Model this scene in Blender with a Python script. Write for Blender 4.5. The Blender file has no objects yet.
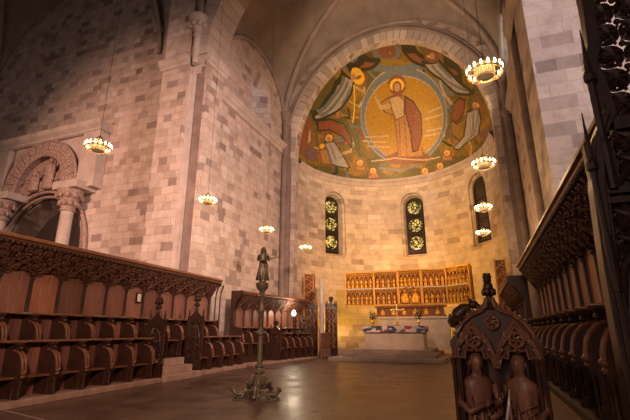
import bpy, math, random
import numpy as np
from mathutils import Vector, Matrix
random.seed(7)
PI = math.pi
S, Cs = math.sin, math.cos
SC = bpy.context.scene
COL = SC.collection

# ------------------------------------------------------------------ materials
def mat(name):
    m = bpy.data.materials.new(name); m.use_nodes = True
    nt = m.node_tree; b = nt.nodes['Principled BSDF']
    return m, nt, b
def N(nt, t, **k):
    n = nt.nodes.new(t)
    for a, v in k.items(): setattr(n, a, v)
    return n
def ramp(nt, stops, interp='LINEAR'):
    r = N(nt, 'ShaderNodeValToRGB'); cr = r.color_ramp; cr.interpolation = interp
    while len(cr.elements) < len(stops): cr.elements.new(.5)
    for e, (p, c) in zip(cr.elements, stops): e.position = p; e.color = (*c, 1)
    return r
def bump(nt, b, src, strength=.3, dist=.02):
    bp = N(nt, 'ShaderNodeBump'); bp.inputs['Strength'].default_value = strength; bp.inputs['Distance'].default_value = dist
    nt.links.new(src, bp.inputs['Height']); nt.links.new(bp.outputs[0], b.inputs['Normal'])
def wall_coords(nt, mode, cx=0, cy=0, R=1):
    tc = N(nt, 'ShaderNodeTexCoord'); sp = N(nt, 'ShaderNodeSeparateXYZ'); nt.links.new(tc.outputs['Object'], sp.inputs[0])
    cb = N(nt, 'ShaderNodeCombineXYZ')
    def M(op, a, b=None):
        n = N(nt, 'ShaderNodeMath', operation=op)
        for i, v in enumerate((a, b)):
            if v is None: continue
            if isinstance(v, (int, float)): n.inputs[i].default_value = v
            else: nt.links.new(v, n.inputs[i])
        return n.outputs[0]
    if mode == 'flat': u = M('ADD', sp.outputs[0], sp.outputs[1])
    else: u = M('MULTIPLY', M('ARCTAN2', M('SUBTRACT', sp.outputs[0], cx), M('SUBTRACT', sp.outputs[1], cy)), R)
    nt.links.new(u, cb.inputs[0]); nt.links.new(sp.outputs[2], cb.inputs[1])
    return tc, cb.outputs[0]
STONE_STOPS = [(0, (.27,.205,.175)), (.09, (.36,.28,.24)), (.2, (.46,.365,.305)), (.35, (.53,.425,.355)), (.55, (.57,.475,.405)), (.75, (.50,.40,.34)), (.92, (.61,.53,.47)), (1, (.58,.45,.36))]
def stone(name, bw=.52, rh=.31, mode='flat', cx=0, cy=0, R=1, stops=STONE_STOPS, mort=(.34,.29,.26)):
    m, nt, b = mat(name)
    tc, uv = wall_coords(nt, mode, cx, cy, R)
    wob = N(nt, 'ShaderNodeTexNoise'); wob.inputs['Scale'].default_value = 1.3; nt.links.new(tc.outputs['Object'], wob.inputs['Vector'])
    wm = N(nt, 'ShaderNodeVectorMath', operation='MULTIPLY_ADD'); wm.inputs[1].default_value = (.05,.03,0); nt.links.new(wob.outputs['Color'], wm.inputs[0]); nt.links.new(uv, wm.inputs[2])
    br = N(nt, 'ShaderNodeTexBrick', offset=.43, offset_frequency=2, squash=.68, squash_frequency=3)
    nt.links.new(wm.outputs[0], br.inputs['Vector'])
    for k, v in (('Scale', 1), ('Mortar Size', .008), ('Mortar Smooth', .3), ('Bias', 0), ('Brick Width', bw), ('Row Height', rh)): br.inputs[k].default_value = v
    br.inputs['Color1'].default_value = (0,0,0,1); br.inputs['Color2'].default_value = (1,1,1,1); br.inputs['Mortar'].default_value = (.5,.5,.5,1)
    rp = ramp(nt, stops); nt.links.new(br.outputs['Color'], rp.inputs[0])
    mx = N(nt, 'ShaderNodeMix', data_type='RGBA'); nt.links.new(br.outputs['Fac'], mx.inputs[0]); nt.links.new(rp.outputs[0], mx.inputs[6]); mx.inputs[7].default_value = (*mort, 1)
    n1 = N(nt, 'ShaderNodeTexNoise'); n1.inputs['Scale'].default_value = 2.2; n1.inputs['Detail'].default_value = 8; n1.inputs['Roughness'].default_value = .7; nt.links.new(tc.outputs['Object'], n1.inputs['Vector'])
    r2 = ramp(nt, [(.25, (.62,.58,.56)), (.55, (1,1,1)), (.8, (1.1,1.02,.95))]); nt.links.new(n1.outputs[0], r2.inputs[0])
    m2 = N(nt, 'ShaderNodeMix', data_type='RGBA', blend_type='MULTIPLY'); m2.inputs[0].default_value = .85; nt.links.new(mx.outputs[2], m2.inputs[6]); nt.links.new(r2.outputs[0], m2.inputs[7])
    nt.links.new(m2.outputs[2], b.inputs['Base Color']); b.inputs['Roughness'].default_value = .88; b.inputs['Specular IOR Level'].default_value = .2
    ad = N(nt, 'ShaderNodeMath', operation='MULTIPLY_ADD'); ad.inputs[1].default_value = .4; nt.links.new(n1.outputs[0], ad.inputs[0])
    iv = N(nt, 'ShaderNodeMath', operation='SUBTRACT'); iv.inputs[0].default_value = 1; nt.links.new(br.outputs['Fac'], iv.inputs[1]); nt.links.new(iv.outputs[0], ad.inputs[2])
    bump(nt, b, ad.outputs[0], .45, .012)
    return m
def noisy(name, c1, c2, scale=3, rough=.8, stretch=(1,1,1), metal=0, detail=6, bmp=.15, spec=.4, island=False, per_object=False):
    m, nt, b = mat(name)
    tc = N(nt, 'ShaderNodeTexCoord'); mp = N(nt, 'ShaderNodeMapping'); mp.inputs['Scale'].default_value = stretch
    nt.links.new(tc.outputs['Object'], mp.inputs[0])
    n = N(nt, 'ShaderNodeTexNoise'); n.inputs['Scale'].default_value = scale; n.inputs['Detail'].default_value = detail; n.inputs['Roughness'].default_value = .65
    nt.links.new(mp.outputs[0], n.inputs['Vector'])
    r = ramp(nt, [(.3, c1), (.7, c2)])
    if island:
        g = N(nt, 'ShaderNodeNewGeometry'); a = N(nt, 'ShaderNodeMath', operation='MULTIPLY_ADD'); a.inputs[1].default_value = .75
        s = N(nt, 'ShaderNodeMath', operation='MULTIPLY_ADD'); s.inputs[1].default_value = .5; s.inputs[2].default_value = -.12
        nt.links.new(n.outputs[0], s.inputs[0]); nt.links.new(g.outputs['Random Per Island'], a.inputs[0]); nt.links.new(s.outputs[0], a.inputs[2]); nt.links.new(a.outputs[0], r.inputs[0])
    else: nt.links.new(n.outputs[0], r.inputs[0])
    if per_object:
        oi = N(nt, 'ShaderNodeObjectInfo'); r2 = ramp(nt, [(0, (.55,.5,.52)), (.5, (.95,.95,1)), (1, (1.3,1.15,1.0))]); nt.links.new(oi.outputs['Random'], r2.inputs[0])
        mx = N(nt, 'ShaderNodeMix', data_type='RGBA', blend_type='MULTIPLY'); mx.inputs[0].default_value = 1; nt.links.new(r.outputs[0], mx.inputs[6]); nt.links.new(r2.outputs[0], mx.inputs[7]); nt.links.new(mx.outputs[2], b.inputs['Base Color'])
    else: nt.links.new(r.outputs[0], b.inputs['Base Color'])
    b.inputs['Roughness'].default_value = rough; b.inputs['Metallic'].default_value = metal
    b.inputs['Specular IOR Level'].default_value = spec
    if bmp: bump(nt, b, n.outputs[0], bmp, .01)
    return m
def emit(name, c, s, base=(.8,.7,.5)):
    m, nt, b = mat(name); b.inputs['Base Color'].default_value = (*base, 1)
    b.inputs['Emission Color'].default_value = (*c, 1); b.inputs['Emission Strength'].default_value = s
    return m
AX, AY, AR, AZ, AH = -3.54, 19.4, 5.0, 10.2, 6.1     # apse axis, radius, springing height, dome rise
M = {}
M['stone'] = stone('ashlar limestone', .56, .30)
M['stone_big'] = stone('large pale ashlar', .74, .37, stops=[(0, (.27,.225,.215)), (.16, (.40,.34,.32)), (.26, (.5,.43,.40)), (.55, (.58,.51,.48)), (.8, (.54,.47,.43)), (1, (.64,.57,.54))], mort=(.42,.36,.33))
M['stone_apse'] = stone('curved ashlar', .78, .31, 'curve', AX, AY, AR, stops=[(0, (.36,.29,.22)), (.1, (.45,.37,.29)), (.3, (.55,.46,.36)), (.6, (.60,.51,.40)), (.85, (.66,.57,.46)), (1, (.54,.44,.33))], mort=(.42,.35,.27))
M['trim'] = noisy('dressed stone', (.40,.33,.28), (.60,.51,.45), 1.6, .85, spec=.2)
M['vous'] = noisy('voussoir stone', (.42,.34,.29), (.62,.53,.46), 1.2, .88, spec=.2, island=True)
M['vous_warm'] = noisy('warm arch stone', (.50,.42,.33), (.60,.51,.40), 1.2, .88, spec=.2, island=True)
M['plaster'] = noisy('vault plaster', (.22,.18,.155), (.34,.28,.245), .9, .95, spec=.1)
M['carved'] = noisy('carved reddish stone', (.24,.155,.125), (.50,.37,.31), 9, .9, bmp=.6, spec=.2)
M['void'] = noisy('dark doorway backing', (.03,.022,.02), (.06,.045,.04), 2, .8, (6,6,.4))  # near-black backing of the portal's recessed doorway
M['panel'] = noisy('oak panel', (.14,.06,.041), (.33,.16,.112), 2.2, .42, (9,9,.8), bmp=.08, per_object=True)
M['oak'] = noisy('dark carved oak', (.024,.0105,.007), (.072,.031,.019), 4, .42, (5,5,1.2), bmp=.15)
M['oak_mid'] = noisy('worn oak and edge highlights', (.12,.05,.026), (.24,.105,.058), 4, .36, (6,1.2,6), bmp=.1)
M['oak_carve'] = noisy('carved canopy oak', (.055,.023,.014), (.17,.075,.045), 12, .42, bmp=.2)
M['plinth'] = noisy('worn reddish plinth', (.26,.155,.12), (.46,.31,.25), 3, .7)
M['bronze'] = noisy('aged bronze', (.10,.082,.05), (.28,.235,.155), 5, .42, metal=.45, bmp=.2)
M['iron'] = noisy('black iron', (.02,.018,.016), (.05,.042,.035), 8, .5, metal=.6)
M['gilt'] = noisy('gilded carving', (.30,.14,.02), (.66,.36,.06), 14, .42, metal=.4, bmp=.25)
M['gilt_dark'] = noisy('red brown painted ground', (.10,.035,.012), (.22,.09,.025), 6, .6)
M['silver'] = noisy('grey silvered rail', (.35,.33,.30), (.55,.52,.46), 10, .4, metal=.4)
M['gold'] = noisy('polished gold', (.80,.55,.16), (.95,.72,.28), 8, .25, metal=.8, bmp=.05)
M['brass'] = noisy('brass lattice', (.36,.25,.12), (.55,.40,.22), 20, .35, metal=.6)
M['leafg'] = noisy('dark foliage', (.015,.03,.012), (.05,.07,.03), 20, .7)
M['petal'] = noisy('pale petals', (.4,.33,.2), (.6,.5,.36), 20, .7)
M['altar'] = noisy('altar stone', (.42,.34,.27), (.58,.48,.39), 2.5, .8, spec=.25)
M['step'] = noisy('stone steps', (.22,.165,.14), (.38,.295,.25), 2, .55, spec=.4)
M['tomb'] = noisy('pinkish step stone', (.33,.22,.18), (.52,.37,.31), 3, .7)
M['grey_pillar'] = noisy('pale painted shaft', (.52,.45,.38), (.66,.58,.50), 4, .7)
M['orange'] = noisy('orange carved relief', (.34,.13,.05), (.62,.28,.12), 16, .6, bmp=.5)
M['bulb'] = emit('lamp bulb', (1,.66,.28), 26)
M['drum'] = emit('lit brass drum', (1,.66,.36), .8, (.5,.36,.18))
M['lamp_white'] = emit('reading lamp glass', (1,.86,.66), 28)
M['leaded'] = noisy('dark leaded glass', (.012,.01,.008), (.05,.04,.025), 7, .2, bmp=0)
M['paper'] = noisy('pale framed print', (.5,.45,.35), (.7,.64,.5), 8, .6)
M['daylit'] = emit('daylight clerestory glass', (.62,.74,1), .9, (.5,.55,.6))
M['daylit2'] = emit('bright clerestory glass', (1,.95,.88), 2.2, (.6,.6,.6))
M['shaft_dark'] = noisy('dark brown shaft stone and recess shade', (.17,.125,.105), (.29,.22,.185), 2, .8, spec=.25)
M['blade_glint'] = noisy('pale glint tone', (.42,.38,.34), (.62,.57,.52), 8, .35, metal=.3)  # pale colour is the whitish highlight on the object the statue holds
# stained medallion
m, nt, b = mat('stained medallion glass'); tc = N(nt, 'ShaderNodeTexCoord'); vo = N(nt, 'ShaderNodeTexVoronoi'); vo.inputs['Scale'].default_value = 13
nt.links.new(tc.outputs['Object'], vo.inputs['Vector'])
sp = N(nt, 'ShaderNodeSeparateColor'); nt.links.new(vo.outputs['Color'], sp.inputs[0])
r = ramp(nt, [(0, (.02,.02,.01)), (.3, (.03,.05,.02)), (.42, (.28,.32,.08)), (.6, (.62,.60,.20)), (.78, (.08,.13,.04)), (.92, (.75,.66,.32))], 'CONSTANT'); nt.links.new(sp.outputs[0], r.inputs[0])
nt.links.new(r.outputs[0], b.inputs['Base Color']); nt.links.new(r.outputs[0], b.inputs['Emission Color']); b.inputs['Emission Strength'].default_value = .3; b.inputs['Roughness'].default_value = .2
M['medal'] = m
# floor: dark polished slabs
m, nt, b = mat('polished dark floor slabs'); tc = N(nt, 'ShaderNodeTexCoord')
br = N(nt, 'ShaderNodeTexBrick', offset=.5); nt.links.new(tc.outputs['Object'], br.inputs['Vector'])
for k, v in (('Scale', 1), ('Mortar Size', .006), ('Brick Width', 1.1), ('Row Height', .75)): br.inputs[k].default_value = v
br.inputs['Color1'].default_value = (.105,.068,.055,1); br.inputs['Color2'].default_value = (.15,.10,.08,1); br.inputs['Mortar'].default_value = (.05,.038,.034,1)
n = N(nt, 'ShaderNodeTexNoise'); n.inputs['Scale'].default_value = 1.4; n.inputs['Detail'].default_value = 7; nt.links.new(tc.outputs['Object'], n.inputs['Vector'])
r = ramp(nt, [(.3, (.6,.57,.55)), (.7, (1.25,1.2,1.15))]); nt.links.new(n.outputs[0], r.inputs[0])
mx = N(nt, 'ShaderNodeMix', data_type='RGBA', blend_type='MULTIPLY'); mx.inputs[0].default_value = 1; nt.links.new(br.outputs['Color'], mx.inputs[6]); nt.links.new(r.outputs[0], mx.inputs[7])
nt.links.new(mx.outputs[2], b.inputs['Base Color'])
r3 = ramp(nt, [(.3, (.26,.26,.26)), (.7, (.48,.48,.48))]); nt.links.new(n.outputs[0], r3.inputs[0]); nt.links.new(r3.outputs[0], b.inputs['Roughness'])
b.inputs['Specular IOR Level'].default_value = .35
bump(nt, b, n.outputs[0], .06, .01)
M['floor'] = m
# altar frontal: woven geometric pattern
m, nt, b = mat('woven altar frontal'); tc = N(nt, 'ShaderNodeTexCoord'); mp = N(nt, 'ShaderNodeMapping'); mp.inputs['Scale'].default_value = (4.2, 4.2, 6); nt.links.new(tc.outputs['Object'], mp.inputs[0])
vo = N(nt, 'ShaderNodeTexVoronoi', distance='MANHATTAN'); vo.inputs['Scale'].default_value = 1; nt.links.new(mp.outputs[0], vo.inputs['Vector'])
sp = N(nt, 'ShaderNodeSeparateColor'); nt.links.new(vo.outputs['Color'], sp.inputs[0])
r = ramp(nt, [(0, (.05,.055,.10)), (.28, (.50,.46,.43)), (.5, (.10,.12,.20)), (.66, (.58,.54,.49)), (.82, (.30,.05,.05)), (.9, (.40,.36,.40))], 'CONSTANT'); nt.links.new(sp.outputs[0], r.inputs[0])
nt.links.new(r.outputs[0], b.inputs['Base Color']); b.inputs['Roughness'].default_value = .85
M['frontal'] = m
# mosaic: per-tessera colour
m, nt, b = mat('glass mosaic'); at_ = N(nt, 'ShaderNodeAttribute', attribute_name='tess'); nt.links.new(at_.outputs['Color'], b.inputs['Base Color'])
b.inputs['Roughness'].default_value = .42; b.inputs['Metallic'].default_value = .12; b.inputs['Specular IOR Level'].default_value = .4
M['mosaic'] = m

# ------------------------------------------------------------------ mesh builder
class MB:
    def __init__(s, tf=None): s.v = []; s.f = []; s.mi = []; s.cur = 0; s.tf = tf
    def add(s, vs, fs):
        o = len(s.v)
        s.v += [tuple(s.tf(*p)) for p in vs] if s.tf else [tuple(p) for p in vs]
        for f in fs: s.f.append(tuple(i + o for i in f)); s.mi.append(s.cur)
        return s
    def box(s, x0, y0, z0, x1, y1, z1):
        return s.add([(x0,y0,z0),(x1,y0,z0),(x1,y1,z0),(x0,y1,z0),(x0,y0,z1),(x1,y0,z1),(x1,y1,z1),(x0,y1,z1)],
                     [(0,3,2,1),(4,5,6,7),(0,1,5,4),(1,2,6,5),(2,3,7,6),(3,0,4,7)])
    def prism(s, poly, axis, a, b):
        f = {'x': lambda p, q, t: (t, p, q), 'y': lambda p, q, t: (p, t, q), 'z': lambda p, q, t: (p, q, t)}[axis]
        n = len(poly); vs = [f(p, q, a) for p, q in poly] + [f(p, q, b) for p, q in poly]
        return s.add(vs, [tuple(range(n))[::-1], tuple(range(n, 2*n))] + [(i, (i+1) % n, (i+1) % n + n, i + n) for i in range(n)])
    def tube(s, pts, r, n=5, closed=False, caps=True):
        P = [Vector(p) for p in pts]; k = len(P)
        rr = r if isinstance(r, (list, tuple)) else [r]*k
        vs = []; up = Vector((.13,.21,.97))
        for i in range(k):
            if closed: t = P[(i+1) % k] - P[i-1]
            else: t = P[min(i+1, k-1)] - P[max(i-1, 0)]
            if t.length < 1e-9: t = Vector((0,0,1))
            t.normalize(); a = t.cross(up)
            if a.length < .05: a = t.cross(Vector((1,0,0)))
            a.normalize(); b_ = t.cross(a)
            for j in range(n):
                g = 2*PI*j/n; q = P[i] + (a*Cs(g) + b_*S(g))*rr[i]; vs.append(tuple(q))
        fs = []
        for i in range(k if closed else k-1):
            for j in range(n):
                i2 = (i+1) % k; fs.append((i*n+j, i*n+(j+1) % n, i2*n+(j+1) % n, i2*n+j))
        if caps and not closed: fs += [tuple(range(n))[::-1], tuple(range((k-1)*n, k*n))]
        return s.add(vs, fs)
    def lathe(s, prof, c=(0,0,0), n=12, sx=1, sy=1):
        vs = []; k = len(prof)
        for r, z in prof:
            for j in range(n): g = 2*PI*j/n; vs.append((c[0]+r*Cs(g)*sx, c[1]+r*S(g)*sy, c[2]+z))
        fs = [(i*n+j, i*n+(j+1) % n, (i+1)*n+(j+1) % n, (i+1)*n+j) for i in range(k-1) for j in range(n)]
        return s.add(vs, fs + [tuple(range(n))[::-1], tuple(range((k-1)*n, k*n))])
    def ball(s, c, rx, ry=None, rz=None, n=8, m=6):
        ry = ry or rx; rz = rz or rx
        vs = [(c[0], c[1], c[2]-rz)]
        for i in range(1, m):
            t = -PI/2 + PI*i/m
            for j in range(n): g = 2*PI*j/n; vs.append((c[0]+rx*Cs(t)*Cs(g), c[1]+ry*Cs(t)*S(g), c[2]+rz*S(t)))
        vs.append((c[0], c[1], c[2]+rz)); fs = []
        for j in range(n): fs.append((0, 1+(j+1) % n, 1+j))
        for i in range(m-2):
            for j in range(n): a = 1+i*n; fs.append((a+j, a+(j+1) % n, a+n+(j+1) % n, a+n+j))
        a = 1+(m-2)*n
        for j in range(n): fs.append((a+j, a+(j+1) % n, len(vs)-1))
        return s.add(vs, fs)
    def build(s, name, mats, parent=None, smooth=False, bevel=0, loc=None):
        me = bpy.data.meshes.new(name); me.from_pydata(s.v, [], s.f)
        mats = mats if isinstance(mats, (list, tuple)) else [mats]
        for q in mats: me.materials.append(M[q])
        if len(mats) > 1: me.polygons.foreach_set('material_index', s.mi)
        if smooth:
            me.polygons.foreach_set('use_smooth', [True]*len(me.polygons))
            if smooth != 'all': me.set_sharp_from_angle(angle=math.radians(45))
        me.update()
        o = bpy.data.objects.new(name, me); COL.objects.link(o)
        if parent: o.parent = parent
        if loc: o.location = loc
        if bevel:
            bv = o.modifiers.new('bevel', 'BEVEL'); bv.width = bevel; bv.segments = 2; bv.limit_method = 'ANGLE'
        return o
def clone(o, loc, parent=None, rz=None):
    c = o.copy(); COL.objects.link(c); c.location = loc
    if parent: c.parent = parent
    if rz is not None: c.rotation_euler = (0, 0, rz)
    return c
def tag(o, label=None, cat=None, group=None, kind=None):
    for k, v in (('label', label), ('category', cat), ('group', group), ('kind', kind)):
        if v: o[k] = v
    return o
def struct(o, label=None, cat=None): return tag(o, label, cat, kind='structure')
def root(name, label, cat, loc=(0,0,0), rz=0, group=None):
    o = bpy.data.objects.new(name, None); COL.objects.link(o); o.location = loc; o.rotation_euler = (0,0,rz); o.empty_display_size = .2
    return tag(o, label, cat, group)
def arc(cx, cz, rx, rz, a0, a1, n): return [(cx+rx*Cs(a0+(a1-a0)*i/n), cz+rz*S(a0+(a1-a0)*i/n)) for i in range(n+1)]
def copy_tree(o, loc=None, rz=None, name=None):
    c = o.copy(); COL.objects.link(c)
    if loc is not None: c.location = loc
    if rz is not None: c.rotation_euler = (0,0,rz)
    for ch in o.children:
        d = ch.copy(); COL.objects.link(d); d.parent = c
        for g in ch.children:
            e = g.copy(); COL.objects.link(e); e.parent = d
    return c

# sheet wall in (u,z) with arched openings; hole steps = [(depth, halfwidth, sill, spring)], first at depth 0
def sheet(mb, P, u0, u1, z0, z1, holes=(), du=99, n=14):
    us = []; u = u0
    hs = sorted(holes, key=lambda h: h['uc'])
    def plain(a, b):
        k = max(1, math.ceil((b-a)/du))
        for i in range(k):
            p, q = a+(b-a)*i/k, a+(b-a)*(i+1)/k
            mb.add([P(p,z0,0), P(q,z0,0), P(q,z1,0), P(p,z1,0)], [(0,1,2,3)])
    cur = u0
    for h in hs:
        d, hw, sill, spr = h['steps'][0]; uc = h['uc']; rise = h.get('rise', 1)
        plain(cur, uc-hw); cur = uc+hw
        pts = [(uc-hw*Cs(PI*i/n), spr+hw*rise*S(PI*i/n)) for i in range(n+1)]
        for (a, za), (b, zb) in zip(pts, pts[1:]):
            if sill > z0: mb.add([P(a,z0,0), P(b,z0,0), P(b,sill,0), P(a,sill,0)], [(0,1,2,3)])
            mb.add([P(a,za,0), P(b,zb,0), P(b,z1,0), P(a,z1,0)], [(0,1,2,3)])
        rings = [outline(uc, st, rise, n) for st in h['steps']]
        for (st0, r0), (st1, r1) in zip(zip(h['steps'], rings), zip(h['steps'][1:], rings[1:])):
            k = len(r0)
            vs = [P(a, z, st0[0]) for a, z in r0] + [P(a, z, st1[0]) for a, z in r1]
            mb.add(vs, [(i, (i+1) % k, (i+1) % k + k, i+k) for i in range(k)])
    plain(cur, u1)
    return mb
def outline(uc, st, rise=1, n=14):
    d, hw, sill, spr = st
    return [(uc-hw, sill)] + [(uc-hw*Cs(PI*i/n), spr+hw*rise*S(PI*i/n)) for i in range(n+1)] + [(uc+hw, sill)]
def pane(P, h, depth, name, m, parent=None, n=14):
    st = h['steps'][-1]; o = outline(h['uc'], st, h.get('rise', 1), n)
    mb = MB(); k = len(o); mb.add([P(a, z, depth) for a, z in o] + [P(a, z, depth+.03) for a, z in o], [tuple(range(k)), tuple(range(k, 2*k))[::-1]] + [(i, (i+1) % k, (i+1) % k + k, i+k) for i in range(k)])
    return mb.build(name, m, parent)
# ring of voussoir blocks following points (in a plane), between inner and outer curve, thickness along 'dep'
def voussoirs(mb, inner, outer, P, d0, d1, gap=.012):
    for i in range(len(inner)-1):
        (a, b), (c, d) = (inner[i], inner[i+1]), (outer[i], outer[i+1])
        g = gap
        def lp(p, q, t): return (p[0]+(q[0]-p[0])*t, p[1]+(q[1]-p[1])*t)
        L = max(1e-6, math.dist(a, b)); t = g/L
        q = [lp(a, b, t), lp(a, b, 1-t), lp(c, d, 1-t), lp(c, d, t)]
        mb.add([P(x, z, d0) for x, z in q] + [P(x, z, d1) for x, z in q], [(0,1,2,3), (7,6,5,4), (0,4,5,1), (1,5,6,2), (2,6,7,3), (3,7,4,0)])
# ================================================================== the setting
WL, WR, PL, PR = -9.25, 2.25, -9.0, 2.0           # choir walls, pier faces
Y0, Y1, YA = 11.3, 12.6, 19.4                     # pier front, pier back, apse arch
struct(MB().box(-30, -14, -.3, 12, 26, 0).build('floor', 'floor'), 'dark polished stone slab floor of the choir')
struct(MB().tube([(-8.0, 5.04, .004), (-4.6, 4.25, .004)], .012, 4).build('trim_floor_strip', 'plinth'))

# --- transept wall with the portal
PY = 12.4; PX = -18.25
flat = lambda u, z, d: (u, PY+d, z)
ph = dict(uc=PX, steps=[(0, 3.05, 0, 4.45), (.16, 3.05, 0, 4.45), (.16, 2.86, 0, 4.45), (.34, 2.86, 0, 4.45), (.34, 2.66, 0, 4.45), (1.5, 2.6, 0, 4.45)])
mb = MB(); sheet(mb, flat, -30, -11.2, 0, 20.5, [ph])
struct(mb.build('wall_north', 'stone'), 'tall pale ashlar transept wall behind the left stalls')
struct(pane(flat, ph, 1.45, 'doorway_1', 'void'), 'dark recessed doorway inside the carved stone portal')
mb = MB()
inn = arc(PX, 4.45, 2.86, 2.86, 0, PI, 18); out = arc(PX, 4.45, 3.2, 3.2, 0, PI, 18)
voussoirs(mb, inn, out, lambda x, z: None, 0, 0) if False else None
for r_, y_, w_ in ((2.72, 12.48, .075), (2.93, 12.36, .085), (3.14, 12.28, .08)):
    mb.tube([(x, y_, z) for x, z in [(PX+r_, 0)] + arc(PX, 4.45, r_, r_, 0, PI, 28) + [(PX-r_, 0)]], w_, 8)
struct(mb.build('trim_portal_moulding', 'carved', smooth=True))

pr = root('carved_portal', 'carved stone portal with columns and relief lunette on transept wall', 'portal', (0,0,0))
TX, TZ = -18.1, 7.4
def ring_block(mb, cx, cz, ri, ro, y0, y1, a0, a1, n, gap=.015):
    for i in range(n):
        p, q = a0+(a1-a0)*i/n + gap/ro, a0+(a1-a0)*(i+1)/n - gap/ro; k = 3
        A = [p+(q-p)*t/k for t in range(k+1)]
        vs = []
        for y in (y0, y1):
            vs += [(cx+ri*Cs(a), y, cz+ri*S(a)) for a in A] + [(cx+ro*Cs(a), y, cz+ro*S(a)) for a in A]
        m_ = 2*(k+1); fs = []
        for t in range(k):
            fs += [(t, t+1, k+2+t, k+1+t), (m_+t+1, m_+t, m_+k+1+t, m_+k+2+t), (t, m_+t, m_+t+1, t+1), (k+1+t, k+2+t, m_+k+2+t, m_+k+1+t)]
        fs += [(0, k+1, m_+k+1, m_), (k, m_+k, m_+2*k+1, 2*k+1)]
        mb.add(vs, fs)
mb = MB(); ring_block(mb, TX, TZ, 1.62, 2.3, 11.86, 12.45, 0, PI, 15)
for i in range(30):
    a = PI*(i+.5)/30
    for r_ in (1.77, 1.96, 2.15): mb.ball((TX+r_*Cs(a), 11.86, TZ+r_*S(a)), .075, .05, .075, 6, 4)
for r_ in (1.60, 2.32): mb.tube([(x, 11.86, z) for x, z in arc(TX, TZ, r_, r_, 0, PI, 24)], .055, 6)
mb.build('archivolt', 'carved', pr)
mb = MB(); k = arc(TX, TZ, 1.64, 1.64, 0, PI, 24); mb.prism(k, 'y', 12.22, 12.44); mb.build('lunette', 'carved', pr)
for nm, x, h, w in (('relief_figure', -17.85, 1.55, .34), ('relief_figure', -18.8, .95, .32), ('relief_figure', -16.95, .75, .28)):
    mb = MB(); mb.lathe([(.2*w/.3, 0), (w, .05), (w*.8, h*.35), (w*.95, h*.6), (w*1.0, h*.72), (w*.45, h*.8), (w*.35, h*.83)], (x, 12.14, TZ), 12, 1, .5)
    mb.ball((x+.03, 12.1, TZ+h*.92), .12, .11, .15); mb.tube([(x-w*.8, 12.08, TZ+h*.68), (x-w*1.1, 12.0, TZ+h*.5), (x-w*.3, 11.96, TZ+h*.45)], [.07,.06,.05], 6); mb.tube([(x+w*.8, 12.08, TZ+h*.68), (x+w*1.2, 12.0, TZ+h*.55), (x+w*1.3, 12.0, TZ+h*.85)], [.07,.06,.05], 6)
    mb.build(nm, 'carved', pr, smooth=True)
mb = MB(); mb.box(-15.75, 11.86, 7.1, -14.75, 12.4, 9.72); mb.build('frame_pilaster', 'trim', pr, bevel=.03)
mb = MB(); mb.box(-23.0, 11.86, 7.1, -20.6, 12.4, 9.72); mb.build('frame_pilaster', 'trim', pr, bevel=.03)
mb = MB(); mb.prism([(11.9, 9.7), (11.82, 9.75), (11.82, 9.83), (11.66, 9.97), (11.62, 10.1), (11.62, 10.17), (12.4, 10.17), (12.4, 9.7)], 'x', -23.4, -14.6); mb.build('cornice', 'trim', pr)
mb = MB()
o = arc(TX, TZ, 2.33, 2.33, 0, PI, 18)
for (a, b) in zip(o, o[1:]): mb.prism([a, b, (b[0], 9.9), (a[0], 9.9)], 'y', 12.05, 12.4)
mb.build('spandrel', 'trim', pr)
for cx in (-15.8, -20.05):
    mb = MB(); mb.box(cx-.62, 11.35, 6.95, cx+.75, 12.4, 7.3); mb.build('impost', 'trim', pr, bevel=.04)
    mb = MB(); mb.lathe([(.27, 6.02), (.31, 6.04), (.31, 6.1), (.27, 6.12), (.3, 6.32), (.38, 6.57), (.5, 6.85), (.54, 6.95)], (cx, 11.78, 0), 14)
    for i in range(10):
        g = 2*PI*i/10
        for zz, rr in ((6.36, .34), (6.68, .47)): mb.ball((cx+rr*Cs(g+zz), 11.78+rr*S(g+zz), zz), .09, .09, .13, 6, 5)
    mb.build('capital', 'carved', pr, smooth=True)
    mb = MB(); mb.lathe([(.4, 0), (.4, .2), (.33, .3), (.27, .4), (.255, 3.2), (.24, 6.02)], (cx, 11.78, 0), 18); mb.build('column_shaft', 'trim', pr, smooth=True)

# --- left crossing pier
mb = MB()
mb.box(-11.05, 11.3, 0, -9.75, 14, 21); mb.box(-9.75, 11.62, 0, PL, Y1, 11.4); mb.box(-9.75, 11.5, 11, -9.35, Y1, 21)
struct(mb.build('wall_left_pier', 'stone'), 'left crossing pier of pale ashlar')
mb = MB(); mb.box(-9.76, 11.38, 0, -9.56, 11.7, 11.0); mb.lathe([(.13, 11.35), (.13, 12.7)], (-9.5, 11.34, 0), 12)
mb.lathe([(.14, 12.6), (.19, 12.66), (.16, 12.72), (.22, 13.0), (.36, 13.3), (.42, 13.38), (.42, 13.5), (.1, 13.5)], (-9.5, 11.34, 0), 12)
for i in range(8): g = 2*PI*i/8; mb.ball((-9.5+.3*Cs(g), 11.34+.3*S(g), 13.1), .09, .09, .14, 6, 5)
struct(mb.build('trim_pier_colonnette', 'trim', smooth=True))
def cornice(mb, p, q, nrm, z, d=.22, h=.34):
    # straight moulded string course from p to q (xy), projecting along nrm
    prof = [(0, 0), (d*.35, .02), (d*.45, h*.3), (d*.8, h*.45), (d*.85, h*.62), (d, h*.7), (d, h), (0, h)]
    vs = []
    for c in (p, q): vs += [(c[0]+nrm[0]*a, c[1]+nrm[1]*a, z+b) for a, b in prof]
    n = len(prof); mb.add(vs, [(i, (i+1) % n, (i+1) % n + n, i+n) for i in range(n)] + [tuple(range(n)), tuple(range(n, 2*n))[::-1]])
mb = MB()
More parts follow.
